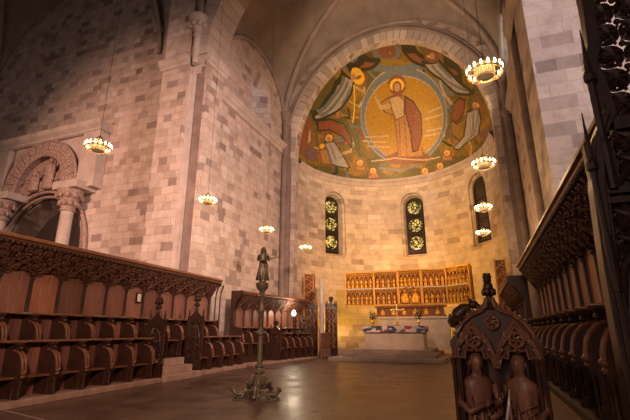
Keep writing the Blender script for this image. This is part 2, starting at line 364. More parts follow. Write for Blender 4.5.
cornice(mb, (-11.1, 11.3), (-9.7, 11.3), (0,-1), 11.3, .26, .4); cornice(mb, (-9.75, 11.62), (-8.9, 11.62), (0,-1), 11.3, .26, .4); cornice(mb, (PL, 11.4), (PL, Y1+.1), (1,0), 11.3, .26, .4)
cornice(mb, (WL, Y1), (WL, YA-.3), (1,0), 10.5, .34, .5)
cornice(mb, (WR, 13.8), (WR, YA-.3), (-1,0), 10.58, .24, .36); cornice(mb, (PR, 10.9), (PR, 13.9), (-1,0), 11.0); cornice(mb, (PR-.1, 11.0), (6, 11.0), (0,-1), 17.0)
struct(mb.build('trim_string_course', 'trim'))

# --- right crossing pier
mb = MB(); mb.box(PR, 11.0, 0, 7, 12.7, 21); mb.box(PR+.12, 12.6, 0, 3, 13.4, 21); mb.box(PR+.2, 13.3, 0, 3, 13.8, 21)
struct(mb.build('wall_right_pier', 'stone_big'), 'right crossing pier of large pale blocks')
mb = MB(); mb.lathe([(.14, 0), (.14, 12.6)], (2.1, 13.9, 0), 12)
mb.lathe([(.14, 12.5), (.18, 12.56), (.16, 12.62), (.2, 12.9), (.32, 13.1), (.34, 13.2), (.1, 13.2)], (2.1, 13.95, 0), 12)
struct(mb.build('trim_right_colonnette', 'shaft_dark', smooth=True))

# --- choir side walls with deep clerestory windows
def LW(u, z, d): return (WL-d, u, z)
def RW(u, z, d): return (WR+d, u, z)
lh = dict(uc=16.35, steps=[(0, 1.0, 10.95, 12.75), (.95, .55, 11.35, 12.75), (1.05, .55, 11.35, 12.75)])
rh = dict(uc=17.7, steps=[(0, .8, 12.5, 14.2), (.55, .6, 12.7, 14.2), (.6, .6, 12.7, 14.2)])
struct(sheet(MB(), LW, 12.5, YA+.3, 0, 18.5, [lh]).build('wall_choir_left', 'stone'), 'left choir wall of pale ashlar')
struct(sheet(MB(), RW, 13.7, YA+.3, 0, 18.5, [rh]).build('wall_choir_right', 'stone'), 'right choir wall of pale ashlar')
struct(pane(LW, lh, 1.0, 'window_4', 'daylit'), 'clerestory window in the left choir wall')
struct(pane(RW, rh, .57, 'window_5', 'daylit2'), 'clerestory window in the right choir wall')

# --- apse: curved wall, three windows, cornice, mosaic half dome
def AP(u, z, d): a = u/AR; return (AX+(AR+d)*S(a), AY+(AR+d)*Cs(a), z)
wins = []
for deg in (-52, 4.6, 54.6):
    wins.append(dict(uc=math.radians(deg)*AR, steps=[(0, .72, 5.42, 8.55), (.1, .72, 5.5, 8.55), (.1, .64, 5.5, 8.5), (.2, .6, 5.6, 8.5), (.24, .6, 5.6, 8.5)] if deg > 50 else [(0, .74, 5.40, 8.62), (.12, .74, 5.48, 8.62), (.12, .60, 5.5, 8.6), (.46, .50, 5.58, 8.6), (.52, .50, 5.58, 8.6)]))
mb = MB(); sheet(mb, AP, -PI/2*AR, PI/2*AR, 0, AZ, wins, du=.3)
struct(mb.build('wall_apse', 'stone_apse'), 'curved apse wall of warm ashlar')
for i, h in enumerate(wins):
    pd = h['steps'][-1][0]-.04
    w = struct(pane(AP, h, pd, 'window_%d' % (i+1), 'leaded'), ['narrow arched apse window on the left', 'narrow arched apse window at the middle', 'narrow arched apse window on the right'][i])
    for zz in (() if i == 2 else (6.25, 7.35, 8.45)):
        mb = MB(); mb.add([AP(h['uc']+.38*Cs(2*PI*j/18), zz+.40*S(2*PI*j/18), pd-.055) for j in range(18)], [tuple(range(18))])
        mb.build('stained_medallion', 'medal', w)
    mb = MB()
    for zz in (5.66, 6.8, 7.9): mb.tube([AP(h['uc']-.4, zz, pd-.06), AP(h['uc']+.4, zz, pd-.06)], .018, 4)
    for du in (-.4, .4): mb.tube([AP(h['uc']+du, 5.62, pd-.045), AP(h['uc']+du, 8.8, pd-.045)], .02, 4)
    mb.build('window_frame', 'iron', w)
    mb = MB(); R_ = [AP(h['uc']+.78*Cs(t), 8.62+.78*S(t), -.01) for t in [PI*j/16 for j in range(17)]]
    for j in range(13):
        a0, a1 = PI*j/13+.012, PI*(j+1)/13-.012
        q = [(.69, a0), (.69, a1), (.95, a1), (.95, a0)]
        mb.add([AP(h['uc']+r_*Cs(a), 8.62+r_*S(a), -.02) for r_, a in q] + [AP(h['uc']+r_*Cs(a), 8.62+r_*S(a), .05) for r_, a in q], [(0,1,2,3), (0,4,5,1), (1,5,6,2), (2,6,7,3), (3,7,4,0)])
    struct(mb.build('trim_window_arch', 'vous_warm'))
mb = MB()
for prof0 in [[(.0,-.34), (.05,-.32), (.06,-.2), (.16,-.08), (.2,-.04), (.2,.08), (0,.1)]]:
    n = 60; k = len(prof0)
    vs = [((AX+(AR-p)*S(-PI/2+PI*i/n)), AY+(AR-p)*Cs(-PI/2+PI*i/n), AZ+q) for i in range(n+1) for p, q in prof0]
    mb.add(vs, [(i*k+j, i*k+j+1, (i+1)*k+j+1, (i+1)*k+j) for i in range(n) for j in range(k-1)])
struct(mb.build('trim_apse_cornice', 'trim', smooth=True))

# arch wall at the mouth of the apse, with jambs and a ring of voussoirs
mb = MB(); n = 32; prof = [(AX+AR*Cs(t), AZ+AH*S(t)) for t in [PI*i/n for i in range(n+1)]]
YF = 18.95
for (a, za), (b, zb) in zip(prof, prof[1:]): mb.add([(a, YF, za), (b, YF, zb), (b, YF, 18.6), (a, YF, 18.6)], [(0,1,2,3)])
for x0, x1 in ((WL, AX-AR), (AX+AR, WR)):
    mb.add([(x0, YF, 0), (x1, YF, 0), (x1, YF, 18.6), (x0, YF, 18.6)], [(0,1,2,3)])
for x in (AX-AR, AX+AR): mb.add([(x, YF, 0), (x, AY, 0), (x, AY, AZ), (x, YF, AZ)], [(0,1,2,3)])
mb.add([(x, YF, z) for x, z in prof] + [(x, AY, z) for x, z in prof], [(i, i+1, i+2+n, i+1+n) for i in range(n)])
struct(mb.build('wall_apse_arch', 'stone'), 'east wall around the mouth of the apse')
mb = MB(); k = 46
inn = [(AX+AR*Cs(t), AZ+AH*S(t)) for t in [PI*i/k for i in range(k+1)]]; out = [(AX+(AR+.52)*Cs(t), AZ+(AH+.52)*S(t)) for t in [PI*i/k for i in range(k+1)]]
voussoirs(mb, inn, out, lambda x, z, y: (x, y, z), YF-.1, YF+.4)
struct(mb.build('trim_apse_arch', 'vous'))
mb = MB(); mb.tube([(AX+(AR+.62)*Cs(t), YF-.08, AZ+(AH+.62)*S(t)) for t in [PI*i/40 for i in range(-3, 44)]], .12, 8)
mb.tube([(AX+(AR+.85)*Cs(t), YF-.05, AZ+(AH+.85)*S(t)) for t in [PI*i/40 for i in range(0, 41)]], .08, 8)
struct(mb.build('trim_apse_roll', 'plaster', smooth=True))
# responds (shafts) beside the apse arch
mb = MB()
for x in (WL+.18, WR-.18):
    y = YF-.2
    mb.lathe([(.3, 0), (.3, .3), (.2, .4), (.16, .5), (.16, 12.2)], (x, y, 0), 12)
    mb.lathe([(.15, 12.15), (.2, 12.2), (.17, 12.28), (.22, 12.6), (.34, 12.85), (.36, 12.95), (.1, 12.95)], (x, y, 0), 12)
    mb.lathe([(.17, 10.55), (.25, 10.65), (.25, 10.85), (.17, 10.95)], (x, y, 0), 12)
    mb.box(x-.3, y+.02, 0, x+.32, y+.5, 12.2)
struct(mb.build('trim_apse_shaft', 'shaft_dark', smooth=True))
struct(MB().box(-9.57, 11.585, 0, -9.2, 11.63, 11.3).build('trim_pier_recess_shade', 'shaft_dark'))  # thin dark strip puts the shade of the pier recess into colour

# mosaic: one coloured tessera per face of the half dome
NA, NE = 420, 230
PALC = dict(gold=(.42,.225,.018), olive=(.22,.14,.025), white=(.40,.36,.31), blue=(.165,.19,.20), green=(.125,.11,.035), red=(.26,.09,.04), ochre=(.42,.21,.06), tan=(.50,.35,.16), brown=(.22,.10,.05), skin=(.45,.26,.15), halo=(.85,.50,.05), purple=(.17,.11,.105), dark=(.04,.045,.025))
aa = np.linspace(-PI/2, PI/2, NA+1); ee = np.linspace(0, PI/2, NE+1)
A2, E2 = np.meshgrid(aa, ee)
vx = AX+AR*np.cos(E2)*np.sin(A2); vy = AY+AR*np.cos(E2)*np.cos(A2); vz = AZ+AH*np.sin(E2)
ac, ec = np.meshgrid((aa[1:]+aa[:-1])/2, (ee[1:]+ee[:-1])/2)
fx = (np.cos(ec)*np.sin(ac)).ravel(); fz = np.sin(ec).ravel()
rng = np.random.default_rng(3); nf = fx.size
tess = np.empty((nf, 3)); tess[:] = PALC['olive']
wv = np.sin(fx*9+fz*7)+np.sin(fx*17-fz*11)+.6*np.sin(fx*31+fz*23)
tess[wv > .4] = (.31,.18,.025); tess[wv < -1.0] = (.13,.11,.03)
wv2 = np.sin(fx*23+fz*5+2*np.sin(fz*19))+np.sin(fz*29-fx*13)
tess[wv2 > 1.5] = (.16,.13,.04)
low = np.sqrt(np.clip(1-fx**2, 0, 1))
g_ = fz < .085+.03*np.sin(fx*14); tess[g_] = PALC['green']; g_ = fz < .03; tess[g_] = PALC['dark']
MOSAIC = [
('p','gold',0.0,[(0.561,0.483),(0.546,0.43),(0.52,0.38),(0.484,0.333),(0.437,0.29),(0.381,0.254),(0.317,0.224),(0.247,0.202),(0.171,0.189),(0.093,0.185),(0.014,0.19),(-0.065,0.204),(-0.14,0.228),(-0.209,0.26),(-0.271,0.3),(-0.324,0.348),(-0.366,0.4),(-0.396,0.457),(-0.413,0.516),(-0.418,0.577),(-0.409,0.636),(-0.388,0.693),(-0.355,0.746),(-0.311,0.794),(-0.258,0.835),(-0.197,0.869),(-0.129,0.895),(-0.057,0.911),(0.017,0.919),(0.092,0.918),(0.167,0.908),(0.239,0.89),(0.307,0.863),(0.369,0.83),(0.424,0.791),(0.472,0.747),(0.51,0.698),(0.539,0.646),(0.557,0.592),(0.565,0.538)]),
('l','white',0.052,[(0.561,0.483),(0.548,0.435),(0.526,0.389),(0.495,0.345),(0.455,0.305),(0.408,0.27),(0.353,0.239),(0.292,0.215),(0.227,0.198),(0.157,0.188),(0.086,0.185),(0.014,0.19),(-0.058,0.202),(-0.126,0.223),(-0.191,0.25),(-0.25,0.285),(-0.301,0.325),(-0.344,0.371),(-0.378,0.421),(-0.402,0.473),(-0.415,0.527),(-0.418,0.582),(-0.409,0.636),(-0.39,0.688),(-0.362,0.737),(-0.324,0.782),(-0.278,0.821),(-0.225,0.855),(-0.167,0.882),(-0.104,0.902),(-0.037,0.914),(0.031,0.92),(0.099,0.917),(0.167,0.908),(0.232,0.892),(0.295,0.869),(0.352,0.84),(0.405,0.806),(0.451,0.767),(0.49,0.725),(0.522,0.679),(0.545,0.632),(0.559,0.583),(0.565,0.533),(0.561,0.483)]),
('l','blue',0.038,[(0.561,0.483),(0.548,0.435),(0.526,0.389),(0.495,0.345),(0.455,0.305),(0.408,0.27),(0.353,0.239),(0.292,0.215),(0.227,0.198),(0.157,0.188),(0.086,0.185),(0.014,0.19),(-0.058,0.202),(-0.126,0.223),(-0.191,0.25),(-0.25,0.285),(-0.301,0.325),(-0.344,0.371),(-0.378,0.421),(-0.402,0.473),(-0.415,0.527),(-0.418,0.582),(-0.409,0.636),(-0.39,0.688),(-0.362,0.737),(-0.324,0.782),(-0.278,0.821),(-0.225,0.855),(-0.167,0.882),(-0.104,0.902),(-0.037,0.914),(0.031,0.92),(0.099,0.917),(0.167,0.908),(0.232,0.892),(0.295,0.869),(0.352,0.84),(0.405,0.806),(0.451,0.767),(0.49,0.725),(0.522,0.679),(0.545,0.632),(0.559,0.583),(0.565,0.533),(0.561,0.483)]),
('l','blue',0.03,[(-0.438,0.899),(-0.263,0.959),(-0.093,0.954),(0.128,0.929),(0.364,0.891),(0.56,0.809)]),
('l','green',0.05,[(-0.579,0.796),(-0.77,0.62),(-0.898,0.44)]),
('l','green',0.04,[(-0.61,0.585),(-0.754,0.533),(-0.856,0.458)]),
('p','blue',0.0,[(0.183,0.976),(0.174,0.974),(0.158,0.973),(0.136,0.972),(0.108,0.973),(0.076,0.974),(0.042,0.976),(0.007,0.978),(-0.026,0.98),(-0.056,0.983),(-0.081,0.985),(-0.101,0.987),(-0.113,0.989),(-0.117,0.991),(-0.114,0.993),(-0.104,0.995),(-0.087,0.996),(-0.064,0.998),(-0.037,0.999),(-0.006,0.999),(0.026,0.999),(0.059,0.998),(0.091,0.996),(0.12,0.993),(0.145,0.989),(0.164,0.986),(0.178,0.982),(0.184,0.979)]),
('l','tan',0.016,[(-0.412,0.461),(-0.149,0.466)]),
('l','tan',0.016,[(-0.453,0.421),(-0.182,0.41)]),
('l','tan',0.016,[(-0.403,0.375),(-0.14,0.358)]),
('l','tan',0.016,[(0.373,0.589),(0.53,0.575)]),
('l','tan',0.016,[(0.327,0.543),(0.531,0.519)]),
('l','tan',0.016,[(0.333,0.435),(0.501,0.412)]),
('l','tan',0.016,[(0.291,0.399),(0.483,0.373)]),
('p','brown',0.0,[(-0.226,0.262),(-0.073,0.302),(0.27,0.249),(0.382,0.162),(0.305,0.13),(-0.161,0.185)]),
('l','tan',0.014,[(-0.374,0.223),(-0.093,0.243),(0.272,0.168),(0.454,0.153)]),
('p','ochre',0.0,[(-0.078,0.781),(0.037,0.797),(0.15,0.758),(0.239,0.663),(0.266,0.55),(0.237,0.373),(0.253,0.212),(-0.055,0.249),(-0.037,0.465),(-0.042,0.636),(-0.143,0.678),(-0.201,0.728),(-0.157,0.756)]),
('p','tan',0.0,[(-0.066,0.78),(0.047,0.789),(0.108,0.743),(0.079,0.62),(-0.025,0.6),(-0.055,0.687)]),
('p','red',0.0,[(0.126,0.762),(0.214,0.715),(0.287,0.595),(0.268,0.414),(0.199,0.283),(0.136,0.275),(0.129,0.488),(0.098,0.651)]),
('l','tan',0.036,[(-0.083,0.721),(-0.182,0.712),(-0.218,0.787)]),
('l','skin',0.026,[(-0.218,0.787),(-0.223,0.833)]),
('l','brown',0.01,[(0.012,0.596),(-0.028,0.267)]),
('l','brown',0.01,[(0.076,0.604),(0.059,0.256)]),
('l','brown',0.01,[(0.157,0.573),(0.151,0.292)]),
('p','halo',0.0,[(0.162,0.836),(0.155,0.825),(0.143,0.815),(0.127,0.806),(0.108,0.8),(0.085,0.796),(0.061,0.795),(0.037,0.797),(0.014,0.802),(-0.007,0.809),(-0.025,0.818),(-0.038,0.828),(-0.047,0.84),(-0.05,0.853),(-0.048,0.865),(-0.04,0.876),(-0.028,0.886),(-0.012,0.894),(0.008,0.9),(0.031,0.904),(0.054,0.904),(0.077,0.903),(0.1,0.898),(0.12,0.891),(0.138,0.882),(0.151,0.872),(0.16,0.86),(0.163,0.848)]),
('l','red',0.012,[(0.146,0.839),(0.14,0.83),(0.13,0.821),(0.116,0.814),(0.1,0.809),(0.081,0.806),(0.061,0.805),(0.04,0.806),(0.021,0.81),(0.003,0.816),(-0.012,0.824),(-0.023,0.833),(-0.031,0.843),(-0.033,0.853),(-0.032,0.864),(-0.025,0.873),(-0.015,0.882),(-0.001,0.889),(0.016,0.894),(0.034,0.896),(0.054,0.897),(0.074,0.895),(0.093,0.892),(0.11,0.886),(0.125,0.878),(0.136,0.869),(0.144,0.86),(0.147,0.849),(0.146,0.839)]),
('p','brown',0.0,[(0.106,0.834),(0.102,0.826),(0.095,0.818),(0.087,0.812),(0.076,0.807),(0.064,0.804),(0.052,0.803),(0.039,0.804),(0.028,0.806),(0.017,0.811),(0.008,0.816),(0.002,0.824),(-0.002,0.831),(-0.003,0.84),(-0.001,0.848),(0.003,0.856),(0.01,0.863),(0.019,0.869),(0.03,0.873),(0.041,0.876),(0.054,0.877),(0.066,0.876),(0.077,0.874),(0.088,0.87),(0.096,0.864),(0.103,0.857),(0.106,0.85),(0.108,0.842)]),
('p','skin',0.0,[(0.086,0.834),(0.083,0.828),(0.079,0.822),(0.073,0.818),(0.066,0.814),(0.058,0.812),(0.05,0.811),(0.042,0.811),(0.034,0.813),(0.027,0.816),(0.022,0.82),(0.018,0.825),(0.015,0.831),(0.015,0.837),(0.016,0.843),(0.019,0.849),(0.024,0.854),(0.03,0.859),(0.037,0.862),(0.045,0.864),(0.053,0.865),(0.061,0.865),(0.069,0.863),(0.075,0.86),(0.081,0.856),(0.085,0.851),(0.087,0.846),(0.088,0.84)]),
('p','red',0.0,[(-0.42,0.905),(-0.228,0.972),(-0.069,0.981),(-0.18,0.952),(-0.312,0.93),(-0.413,0.888)]),
('p','white',0.0,[(-0.48,0.871),(-0.407,0.874),(-0.481,0.789),(-0.62,0.668),(-0.759,0.565),(-0.872,0.466),(-0.86,0.502),(-0.727,0.665),(-0.589,0.797)]),
('l','blue',0.013,[(-0.473,0.849),(-0.625,0.715),(-0.821,0.529)]),
('l','blue',0.013,[(-0.496,0.855),(-0.672,0.705),(-0.823,0.546)]),
('l','blue',0.013,[(-0.463,0.825),(-0.599,0.7)]),
('l','halo',0.024,[(-0.302,0.904),(-0.315,0.893),(-0.335,0.881),(-0.36,0.873),(-0.384,0.869),(-0.402,0.87),(-0.411,0.876),(-0.408,0.885),(-0.395,0.896),(-0.375,0.907),(-0.35,0.916),(-0.327,0.92),(-0.309,0.92),(-0.3,0.914),(-0.302,0.904)]),
('p','skin',0.0,[(-0.38,0.892),(-0.384,0.888),(-0.388,0.884),(-0.393,0.88),(-0.399,0.877),(-0.406,0.874),(-0.412,0.871),(-0.418,0.87),(-0.423,0.869),(-0.428,0.869),(-0.432,0.869),(-0.434,0.871),(-0.435,0.873),(-0.434,0.876),(-0.432,0.879),(-0.429,0.883),(-0.424,0.886),(-0.419,0.89),(-0.413,0.893),(-0.407,0.896),(-0.4,0.898),(-0.394,0.9),(-0.389,0.901),(-0.384,0.902),(-0.381,0.901),(-0.379,0.9),(-0.378,0.898),(-0.379,0.895)]),
('l','halo',0.012,[(-0.426,0.842),(-0.53,0.583)]),
('p','red',0.0,[(0.205,0.977),(0.331,0.941),(0.42,0.891),(0.404,0.869),(0.282,0.928)]),
('p','red',0.0,[(0.626,0.775),(0.737,0.673),(0.785,0.606),(0.687,0.684)]),
('p','white',0.0,[(0.39,0.89),(0.565,0.814),(0.672,0.71),(0.795,0.559),(0.881,0.446),(0.709,0.583),(0.578,0.729),(0.46,0.822)]),
('l','blue',0.013,[(0.492,0.833),(0.621,0.707),(0.81,0.527)]),
('l','blue',0.013,[(0.559,0.807),(0.685,0.677)]),
('l','white',0.02,[(0.554,0.73),(0.58,0.645),(0.654,0.541)]),
('p','halo',0.0,[(0.578,0.815),(0.574,0.816),(0.567,0.818),(0.557,0.822),(0.545,0.826),(0.531,0.832),(0.516,0.839),(0.5,0.846),(0.485,0.854),(0.471,0.862),(0.459,0.869),(0.45,0.876),(0.443,0.882),(0.441,0.886),(0.442,0.888),(0.446,0.889),(0.453,0.888),(0.464,0.884),(0.477,0.878),(0.491,0.871),(0.506,0.863),(0.521,0.853),(0.536,0.844),(0.549,0.836),(0.56,0.828),(0.569,0.822),(0.575,0.818),(0.578,0.815)]),
('p','skin',0.0,[(0.538,0.838),(0.536,0.838),(0.533,0.838),(0.528,0.839),(0.522,0.841),(0.516,0.843),(0.509,0.846),(0.503,0.849),(0.496,0.853),(0.49,0.856),(0.485,0.86),(0.482,0.863),(0.479,0.866),(0.478,0.868),(0.479,0.869),(0.481,0.869),(0.485,0.869),(0.489,0.868),(0.495,0.866),(0.501,0.863),(0.508,0.859),(0.515,0.856),(0.521,0.852),(0.527,0.848),(0.531,0.845),(0.535,0.843),(0.537,0.84),(0.538,0.839)]),
('p','halo',0.0,[(0.121,0.988),(0.115,0.986),(0.105,0.986),(0.092,0.985),(0.076,0.985),(0.057,0.985),(0.038,0.986),(0.018,0.987),(-0.001,0.988),(-0.018,0.99),(-0.032,0.992),(-0.042,0.993),(-0.049,0.995),(-0.051,0.996),(-0.049,0.998),(-0.042,0.999),(-0.032,0.999),(-0.018,1.0),(-0.002,1.0),(0.016,1.0),(0.035,0.999),(0.054,0.999),(0.072,0.997),(0.088,0.996),(0.102,0.994),(0.113,0.993),(0.12,0.991),(0.122,0.989)]),
('p','brown',0.0,[(0.067,0.994),(0.064,0.993),(0.06,0.992),(0.054,0.992),(0.048,0.992),(0.041,0.991),(0.033,0.992),(0.026,0.992),(0.019,0.992),(0.013,0.993),(0.008,0.994),(0.004,0.995),(0.002,0.996),(0.002,0.997),(0.003,0.998),(0.006,0.998),(0.011,0.999),(0.017,0.999),(0.023,0.999),(0.03,0.999),(0.038,0.999),(0.045,0.998),(0.052,0.998),(0.058,0.997),(0.063,0.997),(0.066,0.996),(0.068,0.995),(0.069,0.995)]),
('p','red',0.0,[(-0.853,0.483),(-0.749,0.549),(-0.628,0.549),(-0.574,0.419),(-0.586,0.342),(-0.672,0.438),(-0.774,0.459),(-0.87,0.409)]),
('l','green',0.04,[(-0.591,0.54),(-0.541,0.423),(-0.507,0.27)]),
('p','white',0.0,[(-0.856,0.317),(-0.758,0.372),(-0.705,0.283),(-0.628,0.134),(-0.767,0.13),(-0.882,0.17)]),
('p','ochre',0.0,[(-0.896,0.236),(-0.83,0.285),(-0.802,0.141),(-0.886,0.11)]),
('l','blue',0.012,[(-0.8,0.323),(-0.762,0.192)]),
('l','blue',0.012,[(-0.836,0.3),(-0.819,0.156)]),
('p','halo',0.0,[(-0.758,0.398),(-0.765,0.379),(-0.779,0.361),(-0.796,0.348),(-0.813,0.342),(-0.827,0.344),(-0.834,0.353),(-0.835,0.369),(-0.828,0.387),(-0.815,0.406),(-0.798,0.419),(-0.781,0.426),(-0.767,0.424),(-0.759,0.414)]),
('p','skin',0.0,[(-0.78,0.382),(-0.786,0.367),(-0.797,0.355),(-0.809,0.35),(-0.817,0.355),(-0.818,0.368),(-0.812,0.383),(-0.801,0.395),(-0.789,0.4),(-0.781,0.395)]),
('p','halo',0.0,[(-0.841,0.298),(-0.847,0.28),(-0.859,0.264),(-0.873,0.253),(-0.885,0.251),(-0.893,0.258),(-0.894,0.272),(-0.888,0.289),(-0.877,0.306),(-0.863,0.317),(-0.85,0.319),(-0.842,0.312)]),
('p','tan',0.0,[(-0.937,0.34),(-0.895,0.445),(-0.905,0.403),(-0.931,0.276),(-0.982,0.177)]),
('p','halo',0.0,[(-0.89,0.454),(-0.898,0.438),(-0.908,0.419),(-0.914,0.404),(-0.915,0.398),(-0.911,0.404),(-0.903,0.42),(-0.895,0.44),(-0.889,0.456),(-0.887,0.462)]),
('l','red',0.014,[(-0.939,0.344),(-0.973,0.209)]),
('p','purple',0.0,[(-0.99,0.143),(-0.946,0.247),(-0.905,0.212),(-0.92,0.12),(-0.98,0.094)]),
('p','red',0.0,[(0.665,0.536),(0.734,0.537),(0.792,0.485),(0.769,0.419),(0.684,0.372),(0.635,0.428)]),
('l','green',0.04,[(0.649,0.515),(0.608,0.406),(0.546,0.306)]),
('p','white',0.0,[(0.799,0.399),(0.906,0.347),(0.921,0.24),(0.882,0.167),(0.777,0.167),(0.664,0.148),(0.612,0.188),(0.743,0.239)]),
('l','blue',0.012,[(0.866,0.348),(0.825,0.208)]),
('l','blue',0.012,[(0.9,0.303),(0.856,0.204),(0.711,0.165)]),
('p','halo',0.0,[(0.925,0.329),(0.921,0.325),(0.91,0.329),(0.895,0.341),(0.878,0.357),(0.863,0.375),(0.854,0.393),(0.852,0.406),(0.857,0.413),(0.869,0.411),(0.885,0.399),(0.901,0.381),(0.914,0.36),(0.923,0.342)]),
('p','skin',0.0,[(0.899,0.355),(0.895,0.35),(0.884,0.355),(0.872,0.367),(0.863,0.381),(0.86,0.393),(0.865,0.398),(0.876,0.393),(0.888,0.381),(0.897,0.366)]),
('p','tan',0.0,[(0.974,0.142),(0.946,0.284)]),
('l','red',0.014,[(0.989,0.131)]),
('p','purple',0.0,[(0.884,0.182),(0.981,0.128),(0.943,0.041)]),
('p','ochre',0.0,[(-0.576,0.108),(-0.56,0.183),(-0.47,0.189),(-0.452,0.127)]),
('p','halo',0.0,[(-0.473,0.2),(-0.481,0.181),(-0.497,0.166),(-0.517,0.159),(-0.537,0.163),(-0.551,0.176),(-0.554,0.194),(-0.547,0.213),(-0.531,0.228),(-0.511,0.235),(-0.491,0.231),(-0.477,0.218)]),
('p','skin',0.0,[(-0.493,0.193),(-0.501,0.176),(-0.517,0.168),(-0.531,0.174),(-0.536,0.191),(-0.528,0.208),(-0.513,0.216),(-0.498,0.21)]),
('p','ochre',0.0,[(-0.435,0.03),(-0.419,0.106),(-0.325,0.107),(-0.305,0.042)]),
('p','halo',0.0,[(-0.329,0.118),(-0.336,0.098),(-0.352,0.084),(-0.374,0.079),(-0.395,0.084),(-0.409,0.098),(-0.413,0.117),(-0.406,0.137),(-0.39,0.151),(-0.368,0.156),(-0.347,0.151),(-0.333,0.137)]),
('p','skin',0.0,[(-0.349,0.112),(-0.357,0.095),(-0.373,0.088),(-0.389,0.095),(-0.394,0.112),(-0.386,0.13),(-0.37,0.137),(-0.355,0.13)]),
('p','ochre',0.0,[(0.192,-0.017),(0.211,0.055),(0.307,0.036),(0.325,-0.031)]),
('p','halo',0.0,[(0.304,0.047),(0.296,0.03),(0.279,0.019),(0.257,0.019),(0.236,0.028),(0.221,0.044),(0.217,0.064),(0.225,0.082),(0.242,0.092),(0.264,0.093),(0.285,0.083),(0.3,0.067)]),
('p','skin',0.0,[(0.283,0.046),(0.274,0.031),(0.258,0.027),(0.242,0.037),(0.237,0.055),(0.245,0.071),(0.262,0.074),(0.278,0.064)]),
('p','ochre',0.0,[(0.472,0.108),(0.492,0.171),(0.582,0.141),(0.598,0.077)]),
('p','halo',0.0,[(0.579,0.152),(0.572,0.137),(0.555,0.13),(0.534,0.132),(0.515,0.143),(0.501,0.161),(0.498,0.18),(0.505,0.195),(0.522,0.202),(0.543,0.2),(0.563,0.188),(0.576,0.171)]),
('p','skin',0.0,[(0.56,0.154),(0.551,0.141),(0.535,0.14),(0.521,0.151),(0.516,0.169),(0.525,0.182),(0.541,0.183),(0.555,0.172)]),
('p','ochre',0.0,[(0.376,-0.001),(0.396,0.067),(0.488,0.042),(0.505,-0.024)]),
('p','halo',0.0,[(0.485,0.053),(0.477,0.037),(0.461,0.028),(0.439,0.029),(0.419,0.039),(0.405,0.057),(0.401,0.076),(0.409,0.093),(0.426,0.101),(0.447,0.101),(0.468,0.09),(0.481,0.073)]),
('p','skin',0.0,[(0.465,0.054),(0.457,0.04),(0.44,0.037),(0.425,0.048),(0.421,0.066),(0.429,0.08),(0.445,0.083),(0.46,0.072)]),
('l','blue',0.02,[(-0.286,0.149),(-0.044,0.112),(0.206,0.129)]),
]
def inpoly(px, pz, poly):
    ins = np.zeros(px.shape, bool); n = len(poly)
    for i in range(n):
        (x1, z1), (x2, z2) = poly[i], poly[(i+1) % n]
        if z1 == z2: continue
        c = ((z1 > pz) != (z2 > pz)) & (px < (x2-x1)*(pz-z1)/(z2-z1)+x1); ins ^= c
    return ins
def segd(px, pz, a, b):
    dx, dz = b[0]-a[0], b[1]-a[1]; L = dx*dx+dz*dz+1e-12
    t = np.clip(((px-a[0])*dx+(pz-a[1])*dz)/L, 0, 1); return np.hypot(px-a[0]-t*dx, pz-a[1]-t*dz)
_rq = random.Random(11)
for _ in range(70):     # loose drapery, leaves and clouds scattered round the circle
    a_ = _rq.random()*PI; r_ = .62+.36*_rq.random(); x_, z_ = r_*Cs(a_), r_*S(a_)*.98; t_ = a_+PI/2+(_rq.random()-.5); l_ = .04+.08*_rq.random()
    q_ = [(x_+l_*k*Cs(t_)+.02*S(k*2), z_+l_*k*S(t_)+.015*Cs(k*3)) for k in range(3)]; c_ = PALC[_rq.choice(['green', 'tan', 'brown', 'red', 'blue', 'dark', 'ochre'])]
    for p_, n_ in zip(q_, q_[1:]): tess[segd(fx, fz, p_, n_) < .006+.008*_rq.random()] = c_
for kind, c, w, pts in MOSAIC:
    if kind == 'p':
        if len(pts) > 2:
            tess[inpoly(fx, fz, pts)] = PALC[c]
            if c in ('white', 'red', 'ochre', 'tan', 'halo', 'purple'):
                for a, b in zip(pts, pts[1:]+pts[:1]): tess[segd(fx, fz, a, b) < .006] = PALC['dark' if c in ('white', 'red') else 'brown']
    else:
        for a, b in zip(pts, pts[1:]): tess[segd(fx, fz, a, b) < w/2] = PALC[c]
tess *= (1+rng.normal(0, .20, (nf, 1))).clip(.45, 1.7)
mb = MB(); mb.v = list(zip(vx.ravel().tolist(), vy.ravel().tolist(), vz.ravel().tolist()))
W_ = NA+1
mb.f = [(i*W_+j, i*W_+j+1, (i+1)*W_+j+1, (i+1)*W_+j) for i in range(NE) for j in range(NA)]; mb.mi = [0]*len(mb.f)
dome = struct(mb.build('ceiling_apse', 'mosaic', smooth='all'), 'half dome of the apse covered in a gold mosaic with robed haloed figures')
tess_at = dome.data.attributes.new('tess', 'FLOAT_COLOR', 'FACE')
tess_at.data.foreach_set('color', np.c_[tess, np.ones(nf)].astype(np.float32).ravel())

